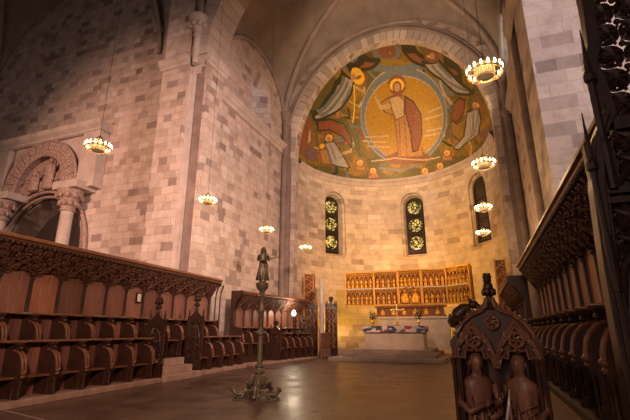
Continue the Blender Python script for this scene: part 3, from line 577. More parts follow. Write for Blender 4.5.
# --- vaults
def vault(name, x0, x1, y0, y1, zs, dz, wallrise_x, wallrise_y, lab, n=36):
    xc, yc, hx, hy = (x0+x1)/2, (y0+y1)/2, (x1-x0)/2, (y1-y0)/2
    def hgt(u, v):
        a, b = abs(u), abs(v); t = max(a, b)
        if t < 1e-6: return zs+dz
        d = zs+dz*math.sqrt(max(0, 1-t*t)); rs = wallrise_x if a >= b else wallrise_y
        r = (zs+dz)*(1-t*t)+(zs+rs)*t*t; q = min(a, b)/t
        return d+(r-d)*math.sqrt(max(0, 1-q*q))
    # spacing denser towards the edges
    g = [-Cs(PI*i/n) for i in range(n+1)]
    mb = MB(); vs = [(xc+hx*u, yc+hy*v, hgt(u, v)) for v in g for u in g]
    mb.add(vs, [(i*(n+1)+j, i*(n+1)+j+1, (i+1)*(n+1)+j+1, (i+1)*(n+1)+j) for i in range(n) for j in range(n)])
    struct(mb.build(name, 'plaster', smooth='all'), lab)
    ribs = MB()
    for s1, s2 in ((1,1), (1,-1)):
        ribs.tube([(xc+hx*.985*s1*u, yc+hy*.985*s2*u, hgt(u*.985, u*.985)-.06) for u in [-Cs(PI*i/44) for i in range(45)]], .15, 8)
    for s in (-1, 1):
        ribs.tube([(xc+hx*.985*s, yc+hy*.985*v, hgt(s, v)-.1) for v in [-Cs(PI*i/36) for i in range(37)]], .1, 8)
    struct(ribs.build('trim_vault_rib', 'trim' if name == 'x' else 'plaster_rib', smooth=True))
    return hgt
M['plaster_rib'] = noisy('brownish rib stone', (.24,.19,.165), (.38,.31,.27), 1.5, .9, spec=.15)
vault('ceiling_choir', WL, WR, Y1-.1, YF, 12.2, 5.9, 2.9, 5.2, 'ribbed vault over the choir')
vault('ceiling_transept', -24.3, -12.3, 3.0, 12.38, 13.4, 6.2, 4.6, 5.6, 'ribbed vault of the transept')
vault('ceiling_crossing', -9.4, 2.4, -1, 11.3, 13.6, 6.0, 5.5, 5.5, 'ribbed vault over the crossing')
# transverse arch between crossing and choir
mb = MB(); k = 40; cx = (PL+PR)/2; r0 = (PR-PL)/2
ts = [PI*i/k for i in range(k+1)]
inn = [(cx+r0*Cs(t), 11.75+5.6*S(t)) for t in ts]; out = [(cx+(r0+.75)*Cs(t), 11.75+6.4*S(t)) for t in ts]
voussoirs(mb, inn, out, lambda x, z, y: (x, y, z), Y0+.05, Y1+.1, .008)
struct(mb.build('trim_choir_arch', 'vous'))
mb = MB()
for (a, za), (b, zb) in zip(out, out[1:]): mb.add([(a, Y0+.3, za-.1), (b, Y0+.3, zb-.1), (b, Y0+.3, 21), (a, Y0+.3, 21)], [(0,1,2,3)])
struct(mb.build('wall_above_arch', 'stone'))
# ================================================================== choir stalls
def stall_kit(sg, p):
    """meshes of one bay, in local coordinates: x towards the aisle, y along the run, z up"""
    T = lambda x, y, z: (sg*x, y, z)
    def mk(name, fn, mt, smooth=False):
        mb = MB(T); fn(mb); o = mb.build(name, mt, smooth=smooth); return o
    K = {}
    prof = [(-.5,0),(-.01,0),(-.01,.05),(-.07,.09),(-.075,.33),(-.03,.40),(0,.46),(.0,.53),(-.012,.60),(-.03,.69),(-.07,.77),(-.13,.83),(-.20,.865),(-.27,.875),(-.30,.88),(-.30,1.0),(-.5,1.0)]
    def div(mb):
        mb.prism(prof, 'y', -.035, .035)
    K['divider'] = mk('divider', div, 'oak')
    K['divider_edge'] = mk('divider_edge', lambda mb: [mb.tube([(x, s*.03, z) for x, z in [(.0,.53),(-.008,.60),(-.028,.69),(-.07,.775),(-.13,.835),(-.20,.868),(-.28,.88)]], .021, 6) for s in (-1, 1)], 'oak_mid', True)  # lighter oak paints in the light caught along the curved edge
    def col(mb):
        mb.lathe([(.035,0),(.04,.03),(.026,.06),(.022,.12),(.026,.2),(.02,.3),(.034,.36),(.04,.4)], (-.035,0,0), 8)
        mb.lathe([(.03,0),(.03,.04),(.018,.06),(.018,.28),(.03,.33)], (-.13,.05,.04), 6); mb.lathe([(.03,0),(.03,.04),(.018,.06),(.018,.28),(.03,.33)], (-.13,-.05,.04), 6)
    K['colonnette'] = mk('colonnette', col, 'oak', True)
    K['arm_knob'] = mk('arm_knob', lambda mb: (mb.ball((.0,0,.525), .045, .05, .04, 10, 7), mb.ball((-.005,0,.465), .034, .042, .03, 8, 6)), 'oak_mid', True)
    K['carved_head'] = mk('capital', lambda mb: (mb.lathe([(.035,.86),(.05,.875),(.04,.89),(.055,.91),(.045,.925),(.075,.96),(.09,.975),(.095,1.0),(.06,1.0)], (-.21,0,0), 10), mb.ball((-.155,0,.915), .035, .035, .04, 8, 6)), 'oak', True)
    def seat(mb):
        fr = [(-.13-.03*S(PI*i/8)+.0, .04+(p-.08)*i/8) for i in range(9)]
        mb.prism([(-.47,.04)]+fr+[(-.47,p-.04)], 'z', .425, .46)
        mb.lathe([(.02,.34),(.07,.37),(.10,.41),(.11,.426)], (-.30,p/2,0), 10, .8, 1.2)
    K['seat'] = mk('seat', seat, 'oak_mid')
    K['seat_back'] = mk('seat_back', lambda mb: mb.box(-.5,.0,.03,-.47,p,.985), 'panel')
    def ledge(mb):
        n = 10; fr = [(-.12-.17*S(PI*i/n)**.7 if 0 < i < n else -.10, p*i/n) for i in range(n+1)]
        mb.prism([(-.53,0)]+fr+[(-.53,p)], 'z', 1.0, 1.045); mb.tube([(x+.006, y, 1.022) for x, y in fr], .02, 5)
    K['ledge'] = mk('ledge', ledge, 'oak_mid')
    # tall back: one panel, a post, canopy bay
    K['back_panel'] = mk('back_panel', lambda mb: (mb.box(0,.045,0,.03,p-.045,.86), mb.box(.03,.045,0,.045,.075,.86), mb.box(.03,p-.075,0,.045,p-.045,.86)), 'panel')
    def post(mb):
        mb.box(-.01,-.045,0,.05,.045,.86)
        for y in (-.02,.02): mb.lathe([(.022,0),(.026,.03),(.016,.06),(.015,.62),(.024,.66),(.028,.70)], (.06,y,0), 7)
        mb.tube([(.06,0,.66),(.10,0,.76),(.20,0,.92),(.31,0,1.09),(.41,0,1.24)], [.024,.03,.026,.026,.026], 6); mb.ball((.07,0,.69), .04, .04, .05, 7, 5)
    K['post'] = mk('post', post, 'oak', True)
    def cove(s):   # s 0..1 from wall up and out to the lip
        return (.05+.36*s**1.12, .70+.54*s**.92)
    def can(mb):
        n = 8
        # coved board
        vs = []
        for i in range(n+1):
            x, z = cove(.14+.86*i/n); vs += [(x-.015, 0, z+.03), (x-.015, p, z+.03)]
        mb.add(vs, [(2*i, 2*i+1, 2*i+3, 2*i+2) for i in range(n)])
        def q(y, s, lift=.02): x, z = cove(max(0, min(1, s))); return (x+lift*.8, y*p, z-lift*.6)
        B = lambda pts, r=.016: mb.tube([q(*t) for t in pts], r, 5)
        # hanging ogee with cusps
        for e in (0, .09):
            B([(.04+.92*t/16, .16+e+.38*(1-abs(2*t/16-1))**1.7) for t in range(17)], .02 if not e else .013)
        for c in range(5):
            y = .14+.18*c; s0 = .10+.38*(1-abs(2*y-1))**1.7
            B([(y-.075, s0+.05), (y-.06, s0-.03), (y, s0-.07), (y+.06, s0-.03), (y+.075, s0+.05)], .014)
        for cy, cs, ry, rs in ((.5,.72,.15,.13), (.22,.62,.12,.11), (.78,.62,.12,.11), (.08,.85,.08,.09), (.92,.85,.08,.09), (.33,.88,.09,.08), (.67,.88,.09,.08), (.1,.42,.07,.1), (.9,.42,.07,.1)):
            B([(cy+ry*Cs(2*PI*t/12), cs+rs*S(2*PI*t/12)) for t in range(13)], .014)
            for k in range(4):
                a = PI/4+k*PI/2; B([(cy+ry*Cs(a), cs+rs*S(a)), (cy+.35*ry*Cs(a+.6), cs+.35*rs*S(a+.6)), (cy, cs)], .012)
        for k in range(9): B([(k/8, .97), (k/8+.03, .78+.1*(k % 2)), (k/8-.02, .6)], .010)
        for k in range(10):
            y = .05+.1*k; s = .3+.55*((k*37) % 10)/10; x, yy, z = q(y, s, .03); mb.ball((x, yy, z), .028, .028, .028, 6, 4)
    K['canopy_tracery'] = mk('canopy_tracery', can, 'oak_carve')
    def cres(mb):
        k = 6
        for i in range(k):
            y = p*(i+.5)/k
            mb.ball((.425,y,1.255), .03, .044, .045, 6, 5)
            mb.tube([(.43,y-p/k/2,1.29), (.435,y,1.215), (.43,y+p/k/2,1.29)], .012, 4)
    K['cresting'] = mk('cresting', cres, 'oak')
    for o in K.values(): COL.objects.unlink(o)
    return K
def put(K, name, parent, loc):
    o = K[name].copy(); COL.objects.link(o); o.parent = parent; o.location = loc; return o
def row(K, r, sg, p, y0, n, x0, z0, last=True, heads=True):
    for i in range(n+1):
        y = y0+p*i
        if i < n:
            for nm in ('seat', 'seat_back', 'ledge'): put(K, nm, r, (sg*x0, y, z0))
        if i < n or last:
            d = put(K, 'divider', r, (sg*x0, y, z0))
            for nm in ('divider_edge', 'colonnette', 'arm_knob') + (('carved_head',) if heads else ()): put(K, nm, d, (0,0,0))
def back(K, r, sg, p, y0, n, xb, zb):
    for i in range(n+1):
        y = y0+p*i
        put(K, 'post', r, (sg*xb, y, zb))
        if i < n:
            for nm in ('back_panel', 'canopy_tracery', 'cresting'): put(K, nm, r, (sg*xb, y, zb))
def cornice_bar(r, sg, xb, zb, ya, yb):
    mb = MB(lambda x, y, z: (sg*(x+xb), y, z+zb))
    mb.prism([(-.03,1.16),(-.03,1.40),(.47,1.40),(.49,1.37),(.49,1.33),(.45,1.31),(.44,1.28),(.40,1.26),(.36,1.245)], 'y', ya, yb)
    mb.build('cornice', 'oak_mid', r)
    mb = MB(lambda x, y, z: (sg*(x+xb), y, z+zb)); mb.box(-.06,ya,-1.55 if zb > 1.5 else -.2,-.012,yb,1.2); mb.build('rear_boarding', 'oak', r)
def slab(r, name, mt, sg, x0, x1, y0, y1, z0, z1, bevel=0):
    mb = MB(); a, b = sorted((sg*x0, sg*x1)); mb.box(a, y0, z0, b, y1, z1); return mb.build(name, mt, r, bevel=bevel)
def bench_end(r, sg, x0, x1, y, z0, zs, ztop):
    """carved pierced bench end with a tall poppyhead"""
    T = lambda x, yy, z: (sg*x, yy+y, z)
    w = x1-x0; xc = (x0+x1)/2
    mb = MB(T); mb.box(x0, -.04, z0, x1, .04, z0+.42)
    for x in (x0+.03, x1-.03): mb.box(x-.03, -.05, z0, x+.03, .05, zs); mb.lathe([(.035,0),(.05,.05),(.02,.1),(.03,.16),(.004,.3)], (x,0,zs), 7)
    mb.prism([(x0, zs-.12), (x1, zs-.12), (x1, zs), (xc, zs+.22), (x0, zs)], 'y', -.03, .03)
    o = mb.build('end_frame', 'oak', r)
    mb = MB(T); H = zs-.12-(z0+.42)
    for i in range(4):
        zc = z0+.42+H*(i+.5)/4
        for cx in (x0+w*.32, x0+w*.68):
            mb.tube([(cx+w*.17*Cs(2*PI*t/12), 0, zc+H/8.4*S(2*PI*t/12)) for t in range(12)], .018, 5, True)
            for k in range(4): a = PI/4+k*PI/2; mb.tube([(cx+w*.17*Cs(a), 0, zc+H/8.4*S(a)), (cx+.03*Cs(a+.7), 0, zc+.03*S(a+.7)), (cx, 0, zc)], .013, 4)
    mb.tube([(xc, 0, z0+.42), (xc, 0, zs)], .02, 5); mb.tube([(x0, 0, z0+.44), (x0+w*.3, 0, zs-.3), (xc, 0, zs-.14)], .02, 5); mb.tube([(x1, 0, z0+.44), (x1-w*.3, 0, zs-.3), (xc, 0, zs-.14)], .02, 5)
    mb.build('end_tracery', 'oak', r)
    mb = MB(T); h = ztop-zs-.2
    mb.lathe([(.05,0),(.06,.05),(.03,h*.25),(.05,h*.33),(.03,h*.4),(.06,h*.55),(.07,h*.7),(.04,h*.8),(.045,h*.9),(.005,h)], (xc,0,zs+.2), 9)
    for k in range(6):
        a = k*PI/3
        for zz, rr in ((h*.35,.07), (h*.62,.1), (h*.8,.07)): mb.ball((xc+rr*Cs(a), .6*rr*S(a), zs+.2+zz), .035, .03, .05, 6, 5)
    mb.build('poppyhead', 'oak', r, smooth=True)

# ---- long run on the left of the choir
P = .655
KL = stall_kit(1, P)
L1 = root('choir_stalls', 'long double row of carved oak choir stalls on the left, below the stone portal', 'choir stalls', (-7.16, 5.0, 0), math.radians(3.45), 'carved oak choir stalls')
row(KL, L1, 1, P, .12-P*3, 8, -.06, .0)                       # front row up to the stone steps
row(KL, L1, 1, P, 5.42, 4, -.06, .0)                      # front row beyond the steps
row(KL, L1, 1, P, .12-P*3, 14, -.66, .50)                      # raised rear row
back(KL, L1, 1, P, .12-P*3, 14, -1.16, 1.53)
cornice_bar(L1, 1, -1.16, 1.53, -2.0, 7.45)
slab(L1, 'plinth', 'plinth', 1, -.75, .02, -2.0, 3.66, 0, .11, .015); slab(L1, 'plinth', 'plinth', 1, -.75, .02, 5.36, 8.16, 0, .11, .015)
slab(L1, 'platform', 'oak', 1, -1.2, -.56, -2.0, 7.4, .1, .5)
slab(L1, 'front_boarding', 'oak', 1, -.62, -.565, -2.0, 3.66, .11, 1.0); slab(L1, 'front_boarding', 'oak', 1, -.62, -.565, 5.40, 8.1, .11, 1.0)
bench_end(L1, 1, -.50, 0, 3.64, .0, 1.42, 2.08); bench_end(L1, 1, -.52, .0, 5.36, .0, 1.55, 2.3)
mb = MB()
for x in (-1.13, -.92, -.74):
    mb.tube([(x, 7.45, 0 if x > -.8 else .5), (x, 7.45, 2.3), (x+.04, 7.43, 2.5), (x+.14, 7.40, 2.72)], .026, 6)
mb.box(-1.16, 7.41, .5, -.72, 7.45, 1.55); mb.box(-1.18, 7.40, 2.68, -.72, 7.45, 2.8)
mb.build('end_bracket', 'oak', L1)
# small framed print fixed to a panel
t = root('framed_print', 'small framed pale print hanging on a left stall panel', 'picture', (0,0,0))
e = L1.matrix_basis if False else None
c_, s_ = Cs(math.radians(3.45)), S(math.radians(3.45))
def l1(x, y, z): return (-7.16+c_*x-s_*y, 5.0+s_*x+c_*y, z)
t.location = l1(-1.10, 3.86, 2.06); t.rotation_euler = (0,0,math.radians(3.45))
mb = MB(); mb.box(0,-.10,-.13,.025,-.075,.13); mb.box(0,.075,-.13,.025,.10,.13); mb.box(0,-.10,.105,.025,.10,.13); mb.box(0,-.10,-.13,.025,.10,-.105); mb.build('frame', 'iron', t)
MB().box(0,-.08,-.11,.012,.08,.11).build('print', 'paper', t)
# stone steps through the front row
st = root('stone_steps', 'stone steps climbing through the gap in the left stalls', 'steps', (-7.16, 5.0, 0), math.radians(3.45))
for i, (x, za, zb, ya, yb) in enumerate(((.12, 0, .15, 3.70, 5.24), (-.14, .15, .32, 3.70, 5.18), (-.38, .32, .5, 3.70, 5.12))):
    slab(st, 'step', 'tomb', 1, -.555, x, ya, yb, za, zb, .012)

# ---- second run on the left, nearer the apse
P2 = .575
K2 = stall_kit(1, P2)
def second_run(K, sg, name_lab, x0, y0, z_off, front):
    r = root('choir_stalls', name_lab, 'choir stalls', (x0, y0, 0), 0, 'carved oak choir stalls')
    n = 9
    back(K, r, sg, P2, .1, n, -1.0, 1.28)
    cornice_bar(r, sg, -1.0, 1.28, .0, .2+P2*n)
    row(K, r, sg, P2, .1, n, -.5, .30)
    row(K, r, sg, P2, 1.9, 5, .02, .08)
    slab(r, 'plinth', 'plinth', sg, -1.1, .08, 0, 5.2, 0, .08, .012)
    slab(r, 'platform', 'oak', sg, -1.05, -.5, 0, 5.2, .08, .3)
    slab(r, 'front_boarding', 'oak', sg, -.54, -.485, 1.85, 4.8, .08, 1.0)
    T = lambda x, y, z: (sg*x, y, z)
    mb = MB(T); mb.prism([(-1.06,0),(-.52,0),(-.5,1.25),(-.9,1.4),(-.92,2.0),(-.80,2.28),(-.56,2.50),(-.56,2.68),(-1.06,2.68)], 'y', -.05, .03); mb.build('side_panel', 'oak', r)
    mb = MB(T); mb.prism([(-1.06,0),(-.52,0),(-.5,1.25),(-.9,1.4),(-.92,2.0),(-.80,2.28),(-.56,2.50),(-.56,2.68),(-1.06,2.68)], 'y', P2*n+.1, P2*n+.17); mb.build('side_panel', 'panel', r)
    bench_end(r, sg, -.46, .06, 1.86, 0, 1.2, 1.6); bench_end(r, sg, -.46, .06, 4.85, 0, 1.25, 1.9)
    return r
L2 = second_run(K2, 1, 'shorter run of carved oak choir stalls on the left, beside the bright lamp', -7.74, 13.75, 0, 5); L2.rotation_euler = (0, 0, math.radians(-5))

# ---- right: rear row with tall back
KR = stall_kit(-1, P)
R1 = root('choir_stalls', 'tall dark run of carved oak choir stalls along the right wall', 'choir stalls', (.36, 3.62, 0), 0, 'carved oak choir stalls')
row(KR, R1, -1, P, .0, 13, -.56, .42)
back(KR, R1, -1, P, .0, 13, -1.16, 1.5)
cornice_bar(R1, -1, -1.16, 1.5, -.03, 8.65)
slab(R1, 'platform', 'oak', -1, -1.22, -.5, -.03, 8.6, 0, .42); slab(R1, 'footboard', 'oak_mid', -1, -.5, -.06, 0.2, 8.6, 0, .34)
mb = MB(lambda x, y, z: (-x, y, z)); mb.box(-1.2, 8.58, .42, -.6, 8.64, 1.5); mb.box(-1.2, 8.58, 1.5, -1.1, 8.64, 2.75); mb.build('side_panel', 'panel', R1)
KR2 = stall_kit(-1, P2)
R2 = second_run(KR2, -1, 'shorter run of carved oak choir stalls on the right, beyond the tall dark run', .24, 12.75, 0, 5)

# ---- near right: tall carved end screen of the stalls
sc = root('stall_end_screen', 'towering dark carved oak end screen at the right edge, pierced with foliage tracery', 'screen', (0,0,0))
sx0, sy = .80, 3.42
mb = MB(); mb.box(sx0+.06, sy-.03, 0, 2.3, sy+.05, 2.55); mb.build('lower_panel', 'oak', sc)
mb = MB()
mb.prism([(sx0, 0), (sx0+.10, 0), (sx0+.11, 1.6), (sx0+.15, 2.2), (sx0+.21, 2.6), (sx0+.30, 2.75), (sx0+.24, 2.86), (sx0+.20, 2.75), (sx0+.10, 2.55), (sx0+.05, 2.2), (sx0+.02, 1.6)], 'y', sy-.09, sy+.07)
mb.prism([(sx0+.03, 0), (sx0+.075, 0), (sx0+.085, 1.6), (sx0+.125, 2.2), (sx0+.18, 2.6), (sx0+.25, 2.75), (sx0+.22, 2.8), (sx0+.12, 2.58), (sx0+.075, 2.2), (sx0+.05, 1.6)], 'y', sy-.12, sy-.08)
mb.prism([(sx0+.20, 2.7), (sx0+.30, 2.75), (sx0+.28, 3.05), (sx0+.25, 3.2), (sx0+.30, 3.34), (sx0+.31, 3.7), (sx0+.33, 5), (sx0+.24, 5), (sx0+.23, 3.7), (sx0+.21, 3.38), (sx0+.17, 3.22), (sx0+.20, 3.06)], 'y', sy-.08, sy+.06)
mb.build('front_post', 'oak', sc, bevel=.008)
def spire(x, z0, z1, w):
    mb = MB(); mb.lathe([(w*1.1, z0-.9), (w*1.2, z0-.55), (w*.9, z0-.5), (w*.9, z0-.05), (w*1.5, z0-.03), (w*1.5, z0+.02), (w*.9, z0+.06), (w*.5, (z0+z1)/2), (w*.12, z1)], (x, sy-.1, 0), 8)
    mb.build('pinnacle', 'oak', sc)
spire(sx0+.07, 2.35, 2.78, .028); spire(sx0+.17, 3.06, 3.5, .03)
mb = MB(); rr = random.Random(4)
for (xa, za, xb, zb, yy, op) in ((sx0+.24, 2.22, 2.2, 2.6, sy-.05, 0), (sx0+.12, 1.26, 2.2, 2.02, sy-.05, 0), (sx0+.13, .3, 2.2, 1.06, sy-.05, 0), (sx0+.26, 2.75, 2.2, 4.6, sy, 1)):
    nx, nz = max(1, round((xb-xa)/.2)), max(1, round((zb-za)/.2))
    for i in range(nx):
        for j in range(nz):
            cx, cz = xa+(xb-xa)*(i+.5)/nx, za+(zb-za)*(j+.5)/nz; r_ = .088
            mb.tube([(cx+r_*Cs(2*PI*t/14), yy, cz+r_*S(2*PI*t/14)) for t in range(14)], .014, 5, True)
            mb.tube([(cx-.09, yy, cz-.09+.05*rr.random()), (cx-.03, yy-.02, cz+.03), (cx+.04, yy-.01, cz-.03), (cx+.1, yy, cz+.08*rr.random())], [.012,.026,.026,.012], 5); mb.tube([(cx-.08, yy, cz+.1), (cx+.0, yy-.02, cz+.055), (cx+.06, yy, cz-.1)], [.014,.03,.012], 5)
            k = 6; a0 = rr.random()*PI
            for t in range(k):
                a = a0+2*PI*t/k
                mb.tube([(cx+.085*Cs(a), yy, cz+.085*S(a)), (cx+.06*Cs(a+.5), yy-.012, cz+.06*S(a+.5)), (cx+.025*Cs(a+.9), yy-.015, cz+.025*S(a+.9)), (cx+.012*Cs(a-.4), yy-.01, cz+.012*S(a-.4))], [.016,.032,.026,.012], 5)
            for dx, dz in ((.1,.1),): mb.ball((cx+dx, yy, cz+dz), .026, .02, .026, 6, 4)
    mb.build('foliage_tracery', 'oak', sc); mb = MB()
mb = MB()
for z in (1.1, 1.18, 2.06, 2.13): mb.box(sx0+.08, sy-.10, z, 2.3, sy+.04, z+.045)
mb.tube([(sx0+.12, sy-.06, 1.26), (sx0+.14, sy-.07, 1.6), (sx0+.3, sy-.08, 1.9), (sx0+.6, sy-.08, 2.03)], .028, 6)
mb.tube([(sx0+.24, sy-.06, 1.85), (sx0+.2, sy-.07, 2.2), (sx0+.4, sy-.08, 2.45), (sx0+.7, sy-.08, 2.5)], .025, 6)
mb.box(sx0+.26, sy-.08, 2.62, 2.3, sy+.04, 2.72); mb.box(2.2, sy-.06, 2.5, 2.35, sy+.06, 5); mb.box(sx0+.25, sy-.05, 4.6, 2.3, sy+.05, 5.0); mb.build('rail', 'oak', sc)

# ---- near right: desk with statues in its end
dk = root('choir_desk', 'dark carved desk end with two robed statues under pointed arches, near right', 'choir desk', (0,0,0))
DX0, DX1, DY = -.235, .395, 3.62; dc = (DX0+DX1)/2
mb = MB(); mb.box(DX0+.02, DY+.11, 0, DX1-.02, DY+.17, 1.12); mb.box(DX0, DY-.03, 0, DX1, DY+.17, .16)
mb.build('end_board', 'oak', dk)
mb = MB()
for x in (DX0+.025, DX1-.025):
    mb.box(x-.03, DY-.03, .1, x+.03, DY+.17, 1.10); mb.lathe([(.02,.16),(.016,.3),(.016,.95),(.026,1.0)], (x-.02, DY-.045, 0), 7); mb.lathe([(.02,.16),(.016,.3),(.016,.95),(.026,1.0)], (x+.02, DY-.045, 0), 7)
    mb.prism([(x-.035, 1.08), (x+.035, 1.08), (x+.035, 1.12), (x, 1.17), (x-.035, 1.12)], 'y', DY-.04, DY+.17)
mb.lathe([(.025,.16),(.014,.22),(.014,.9),(.03,.98)], (dc, DY-.0, 0), 8); mb.build('side_post', 'oak', dk)
mb = MB()
# two pointed arches, cusps, tracery roundels and the big ogee gable
def T2(pts, r, y=DY-.02, n=6, cl=False): mb.tube([(x, y, z) for x, z in pts], r, n, cl)
hw = (DX1-DX0)/4-.012
for c in (dc-(DX1-DX0)/4+.004, dc+(DX1-DX0)/4-.004):
    L = [(c-hw, .93), (c-hw*.98, 1.0), (c-hw*.75, 1.09), (c-hw*.35, 1.17), (c, 1.24)]; Rr = [(2*c-x, z) for x, z in L]
    T2(L, .017); T2(Rr, .017); T2([(x, z+.03) for x, z in L], .011, DY-.035); T2([(x, z+.03) for x, z in Rr], .011, DY-.035)
    cu = [(c-hw*.95, .95), (c-hw*.8, 1.01), (c-hw*.5, 1.0), (c-hw*.42, 1.06), (c-hw*.1, 1.055), (c, 1.10)]; T2(cu, .013); T2([(2*c-x, z) for x, z in cu], .013)
    zc = 1.135; r_ = .052
    T2([(c+r_*Cs(2*PI*t/14), zc+r_*S(2*PI*t/14)) for t in range(14)], .012, DY-.03, 6, True)
    for k in range(5):
        a = PI/2+2*PI*k/5; T2([(c+.046*Cs(a), zc+.046*S(a)), (c+.03*Cs(a+.55), zc+.03*S(a+.55)), (c+.008*Cs(a+1), zc+.008*S(a+1))], .009, DY-.035, 5)
    for s in (-1, 1):
        T2([(c+s*hw*.9, 1.03), (c+s*hw*.72, 1.12), (c+s*.075, 1.19)], .010, DY-.03)
        for (dx, dz) in ((.085, 1.12), (.06, 1.185), (.11, 1.06)): mb.ball((c+s*dx, DY-.03, dz), .016, .014, .018, 6, 4)
G = [(DX0+.02, 1.08), (DX0+.045, 1.19), (DX0+.095, 1.265), (DX0+.16, 1.32), (dc-.07, 1.355), (dc-.035, 1.385), (dc-.02, 1.43)]
GR = [(2*dc-x, z) for x, z in G]
mb.build('gable_tracery', 'oak_mid', dk); mb = MB()
mb.prism([(DX0+.03,.93)]+G[1:]+GR[::-1][:-1]+[(DX1-.03,.93), (DX1-.06,.99), (dc+hw*1.05, 1.13), (dc+.03, .97), (dc-.03,.97), (dc-hw*1.05, 1.13), (DX0+.06,.99)], 'y', DY+.0, DY+.11)
mb.build('gable', 'oak', dk); mb = MB()
T2(G, .019, DY-.02); T2(GR, .019, DY-.02)
for g in (G, GR):
    for i in range(len(g)-1):
        for t in (.25, .75): mb.ball((g[i][0]+(g[i+1][0]-g[i][0])*t, DY-.01, g[i][1]+(g[i+1][1]-g[i][1])*t+.02), .02, .024, .02, 6, 5)
T2([(dc+.045*Cs(2*PI*t/14), 1.265+.048*S(2*PI*t/14)) for t in range(14)], .011, DY-.03, 6, True)
for k in range(6): a = 2*PI*k/6; T2([(dc+.04*Cs(a), 1.265+.042*S(a)), (dc+.024*Cs(a+.6), 1.265+.026*S(a+.6)), (dc, 1.265)], .008, DY-.035, 5)
mb.build('gable_crest', 'oak_mid', dk)
mb = MB(); mb.lathe([(.05,1.36),(.06,1.39),(.035,1.43),(.026,1.46),(.03,1.49),(.05,1.51),(.042,1.53)], (dc, DY+.04, 0), 10)
mb.ball((dc, DY+.02, 1.535), .04, .04, .055, 10, 8); mb.ball((dc, DY+.03, 1.595), .033, .034, .038, 10, 8); mb.ball((dc, DY-.014, 1.59), .012, .016, .014, 6, 5); mb.ball((dc-.018, DY, 1.603), .008); mb.ball((dc+.018, DY, 1.603), .008)
mb.lathe([(.032,1.61),(.036,1.622),(.03,1.635),(.024,1.645)], (dc, DY+.03, 0), 10)
for k in range(7): a = 2*PI*k/7; mb.ball((dc+.022*Cs(a), DY+.03+.022*S(a), 1.642), .009, .009, .012, 6, 5); mb.ball((dc+.042*Cs(a), DY+.03+.045*S(a), 1.50), .016, .016, .03, 6, 5)
mb.build('head_finial', 'oak', dk, smooth=True)
# crouching carved beast on the left shoulder
mb = MB(); bx, by, bz = DX0+.145, DY+.05, 1.335
mb.tube([(bx-.12, by, bz-.11), (bx-.105, by, bz-.05), (bx-.075, by, bz+.0), (bx-.03, by, bz+.035), (bx+.015, by, bz+.05)], [.03,.05,.056,.05,.036], 10)
mb.ball((bx+.045, by-.01, bz+.072), .04, .036, .037, 10, 8); mb.tube([(bx+.06, by-.01, bz+.065), (bx+.10, by-.015, bz+.045)], [.028,.018], 8)
for q in (-1, 1):
    mb.ball((bx+.025, by+q*.03-.01, bz+.105), .014, .010, .02, 6, 5)
    mb.tube([(bx-.0, by+q*.045, bz+.03), (bx+.05, by+q*.06, bz-.005), (bx+.085, by+q*.05, bz+.025)], [.024,.02,.018], 7)
    mb.tube([(bx-.10, by+q*.045, bz-.05), (bx-.04, by+q*.07, bz-.045), (bx-.06, by+q*.06, bz-.10)], [.038,.03,.02], 7)
mb.tube([(bx-.13, by, bz-.10), (bx-.155, by, bz-.06), (bx-.14, by, bz-.0)], [.016,.014,.012], 6)
mb.build('crouching_beast', 'oak', dk, smooth=True)
